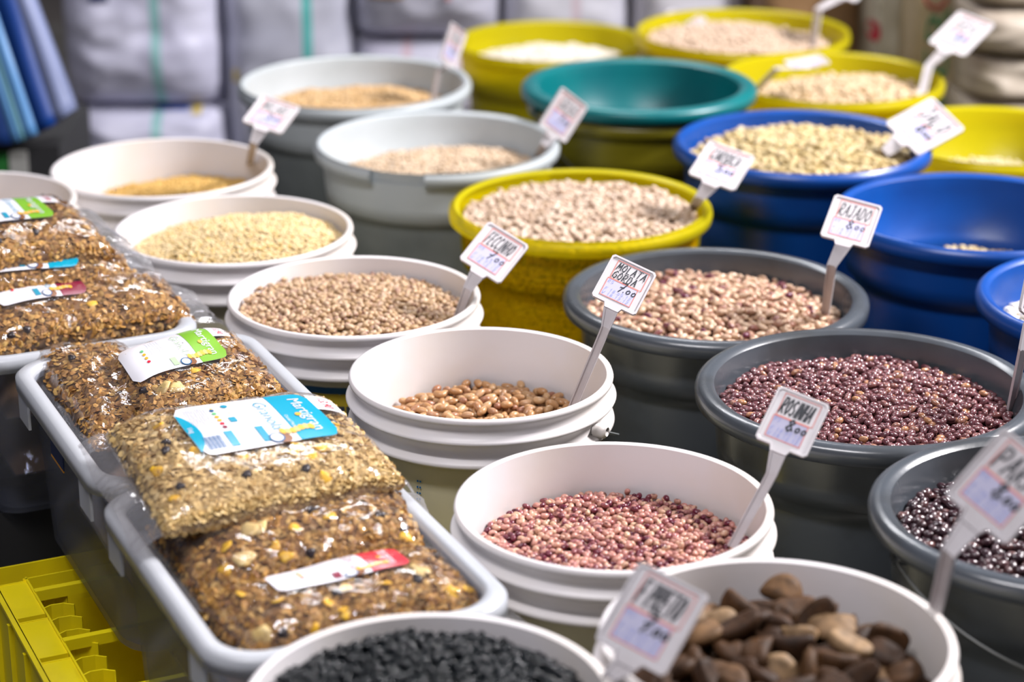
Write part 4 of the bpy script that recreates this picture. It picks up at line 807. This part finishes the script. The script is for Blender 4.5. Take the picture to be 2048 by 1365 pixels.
def sack(px0, px1, Y, z0, h_, label, mat, amp=.012, d_=.3, sd=1, seam=True):
    x0 = at_y(px0, 200, Y)[0]; x1 = at_y(px1, 200, Y)[0]; cx = (x0+x1)/2; w_ = x1-x0; t = thing('woven_sack', (cx, Y+d_/2, z0), label, 'sack'); cy = Y+d_/2; n, m = 36, 30; V = []; Fc = []
    for j in range(m+1):
        for i in range(n+1): V.append(sack_front(cx, cy, z0, w_, h_, d_, sd, -1+2*i/n, -1+2*j/m, amp))
    o = len(V)
    for j in range(m+1):
        for i in range(n+1): p = sack_front(cx, cy, z0, w_, h_, d_, sd+5, -1+2*i/n, -1+2*j/m, amp*.5); V.append((p[0], 2*cy-p[1], p[2]))
    for j in range(m):
        for i in range(n): q = j*(n+1)+i; Fc.append((q, q+1, q+n+2, q+n+1)); Fc.append((o+q, o+q+n+1, o+q+n+2, o+q+1))
    mk('sack_cloth', V, Fc, mat, t)
    if seam:
        mb = MB(); pts = [(cx+u*w_/2*.96, cy-.006, z0+h_-.004+.004*math.sin(u*17)) for u in np.linspace(-1, 1, 30)]; mb.tube(pts, .006, 6); mb.build('sewn_seam', mat, t, True)
    return t, (cx, cy, z0, w_, h_, d_, sd, amp)
def sack_print(t, g, name, V, Fc, mat, lift=.006):
    cx, cy, z0, w_, h_, d_, sd, amp = g; out = []
    for x, z_ in V:
        u = (x-cx)/(w_/2); v = (z_-z0)/(h_/2)-1; p = sack_front(cx, cy, z0, w_, h_, d_, sd, max(-.97, min(.97, u)), max(-.97, min(.97, v)), amp); out.append((p[0], p[1]-lift, p[2]))
    mk(name, out, Fc, mat, t, False)
lil = ((.62, .62, .76), (.52, .52, .66))
s1, g1 = sack(135, 442, 4.42, 0, .155, 'low bulging white woven sack at the bottom, left of the buckets', sackmat('sack_a', *lil, stripes=(.02,), stripec=(.28, .52, .52)), sd=1)
s2, g2 = sack(118, 440, 4.42, .150, .42, 'white woven sack with a teal stripe resting on the low sack', sackmat('sack_b', *lil, stripes=(.04,), stripec=(.28, .52, .52)), sd=2, amp=.016)
s3, g3 = sack(442, 708, 4.46, 0, .62, 'tall white woven sack with two teal stripes behind the grey bucket', sackmat('sack_c', (.50, .51, .60), (.42, .43, .52), stripes=(.045,), stripec=(.10, .42, .40)), sd=3)
s4, g4 = sack(706, 1000, 4.46, 0, .290, 'lower white woven sack with faint pink stripes, behind the yellow bucket', sackmat('sack_d', (.54, .54, .64), (.46, .45, .55), stripes=(-.04, .06), stripec=(.52, .40, .46)), sd=4)
s5, g5 = sack(704, 1002, 4.46, .285, .34, 'printed white woven sack on top of the pink-striped sack', sackmat('sack_e', (.52, .52, .62), (.45, .45, .54)), sd=5)
s6, g6 = sack(1000, 1262, 4.50, 0, .60, 'plain pale woven sack behind the back left yellow bucket', sackmat('sack_f', (.55, .55, .62), (.48, .48, .55), stripes=(.02,), stripec=(.52, .44, .5)), sd=6)
s7, g7 = sack(1258, 1496, 4.50, 0, .62, 'pale woven sack behind the farthest yellow bucket', sackmat('sack_g', (.56, .55, .60), (.5, .48, .54)), sd=7)
s8, g8 = sack(1494, 1735, 4.42, 0, .60, 'brown kraft paper sack beside the farthest yellow bucket', sackmat('sack_h', (.26, .15, .07), (.19, .10, .045)), sd=8, amp=.006)
s9, g9 = sack(1732, 1806, 4.30, 0, .55, 'narrow white sack with a red mark, between kraft and lettered sacks', sackmat('sack_i', (.46, .42, .33), (.24, .20, .14)), sd=9, amp=.014, d_=.2)
s10, g10 = sack(1800, 1975, 4.22, 0, .62, 'beige sack with green upright lettering', sackmat('sack_j', (.46, .37, .23), (.38, .29, .17)), sd=10, amp=.004)
for k in range(6):
    sack(1925+(k % 2)*6, 2230, 4.05+(k % 2)*.012, k*.088, .092, 'flat folded beige woven sack, number %s from the bottom of the stack at the right' % ('one', 'two', 'three', 'four', 'five', 'six')[k], sackmat('sack_k%d' % k, (.44, .38, .31), (.30, .24, .19)), sd=11+k, amp=.014, d_=.34, seam=False)
gp = flat('green_letter', (.01, .20, .08)); rp_ = flat('red_letter', (.40, .01, .03))
def vtext(text, px, py, size, mat, t, g, st=1.0):
    V, Fc, mx = type_mesh(text, size, 0, -.0008); q_ = at_y(px, py, 4.2); x_off = q_[0]-g[0]; zc = q_[2]; cx, cy, z0 = g[:3]
    sack_print(t, g, 'printed_lettering', [(cx+x_off-b, zc+a*st) for a, b in V], Fc, mat, .012)
vtext('TER', 1888, 244, .066, gp, s10, g10, 2.0); vtext('CAO', 1897, 24, .07, rp_, s10, g10); vtext('50 KG  T', 1920, 190, .026, gp, s10, g10)
q = at_y(1764, 85, 4.2); cx, zc = q[0], q[2]; sack_print(s9, g9, 'red_mark', [(cx, zc)]+[(cx+.011*math.cos(a)*1., zc+.020*math.sin(a)) for a in np.linspace(0, 2*PI, 16)[:-1]], [(0, 1+k, 1+(k+1) % 15) for k in range(15)], rp_)
def rect_print(t, g, px0, py0, px1, py1, mat, Y=4.3):
    a = at_y(px0, py1, Y); b = at_y(px1, py0, Y); V = []; Fc = []; n = 6
    for j in range(n+1):
        for i in range(n+1): V.append((a[0]+(b[0]-a[0])*i/n, a[2]+(b[2]-a[2])*j/n))
    for j in range(n):
        for i in range(n): q = j*(n+1)+i; Fc.append((q, q+1, q+n+2, q+n+1))
    sack_print(t, g, 'printed_patch', V, Fc, mat)
rect_print(s2, g2, 158, -20, 192, 30, flat('navy_patch', (.02, .03, .12))); rect_print(s5, g5, 716, -10, 800, 28, flat('brown_patch', (.33, .17, .08))); rect_print(s5, g5, 742, 0, 768, 24, flat('orange_patch', (.6, .28, .03)))
rect_print(s1, g1, 362, 240, 378, 268, flat('yellow_patch', (.65, .5, .08))); rect_print(s1, g1, 290, 258, 352, 264, flat('blue_line', (.12, .2, .6))); rect_print(s3, g3, 446, 178, 456, 205, flat('ochre_patch', (.55, .42, .08)))
rect_print(s5, g5, 886, -10, 898, 30, flat('pink_line', (.5, .2, .22)))

def striped_bag():
    Y = 3.62; blk = thing('storage_box', (-.93, Y+.16, 0), 'dark storage box with green and white end under the striped bag', 'box')
    zb = at_y(60, 285, Y)[2]; mb = MB(); mb.box((-.93, Y+.16, (zb-.012)/2), (.17, 0, 0), (0, .14, 0), (0, 0, (zb-.012)/2)); mb.build('case', M['dark'], blk)
    a = at_y(-40, 330, Y+.01); b = at_y(14, 330, Y+.01); c = at_y(50, 330, Y+.01)
    mb = MB(); mb.box(((a[0]+b[0])/2, Y+.018, zb-.05), ((b[0]-a[0])/2, 0, 0), (0, .002, 0), (0, 0, .03)); mb.build('green_panel', flat('green_panel', (.01, .14, .02)), blk)
    mb = MB(); mb.box(((c[0]+b[0])/2+.003, Y+.018, zb-.05), ((c[0]-b[0])/2, 0, 0), (0, .002, 0), (0, 0, .03)); mb.build('white_panel', flat('white_panel', (.35, .35, .33)), blk)
    t = thing('striped_bag', (-.93, Y+.1, zb), 'big blue and white striped bag hanging at the upper left', 'bag')
    # bag skin as long slanted strips (each stripe its own cloth panel)
    bot = [(-60, 300), (24, 287), (40, 282), (50, 278), (76, 267), (112, 246), (147, 219)]; topx = [-160, -78, -62, -52, -27, 20, 50]
    cols = [(.005, .03, .14), (.10, .27, .55), (.14, .34, .42), (.10, .27, .55), (.003, .04, .22), (.22, .26, .44)]
    dz = [0, -.02, -.022, -.02, .0, .02, .05]
    for k in range(6):
        V = []; n = 14
        for j in range(n+1):
            f = j/n
            for q in (k, k+1):
                px = bot[q][0]+(topx[q]-bot[q][0])*f; py = bot[q][1]+(-40-bot[q][1])*f; w_ = .012*noise.noise(Vector((q*.7, f*2.3, 1))); p = at_y(px, py, Y+dz[q]+w_+.03*f); V.append(p)
        m_ = len(V); V = V+[v+np.array([0.006, .012, 0]) for v in V]; Fc = []
        for j in range(n): a = 2*j; Fc += [(a, a+1, a+3, a+2), (m_+a, m_+a+2, m_+a+3, m_+a+1), (a, a+2, m_+a+2, m_+a), (a+1, m_+a+1, m_+a+3, a+3)]
        Fc += [(0, m_, m_+1, 1)]
        o = mk('cloth_stripe', V, Fc, flat('stripe_cloth', cols[k], .45), t)
    V = []; pl = [at_y(x, y+2, Y+d) for (x, y), d in zip(bot, dz)]; 
    V = pl+[p+np.array([-.03, .07, .0]) for p in pl]; n = len(pl); tp = [at_y(x, -40, Y+d+.03) for x, d in zip(topx, dz)]; V += [p+np.array([-.03, .07, 0]) for p in tp]+tp
    Fc = [(i, i+1, n+i+1, n+i) for i in range(n-1)]+[(n+i, n+i+1, 2*n+i+1, 2*n+i) for i in range(n-1)]+[(n-1, 2*n-1, 3*n-1, 4*n-1), (0, 3*n, 2*n, n)]
    mk('gusset', V, Fc, flat('bag_navy', (.004, .008, .03), .7), t)
striped_bag()
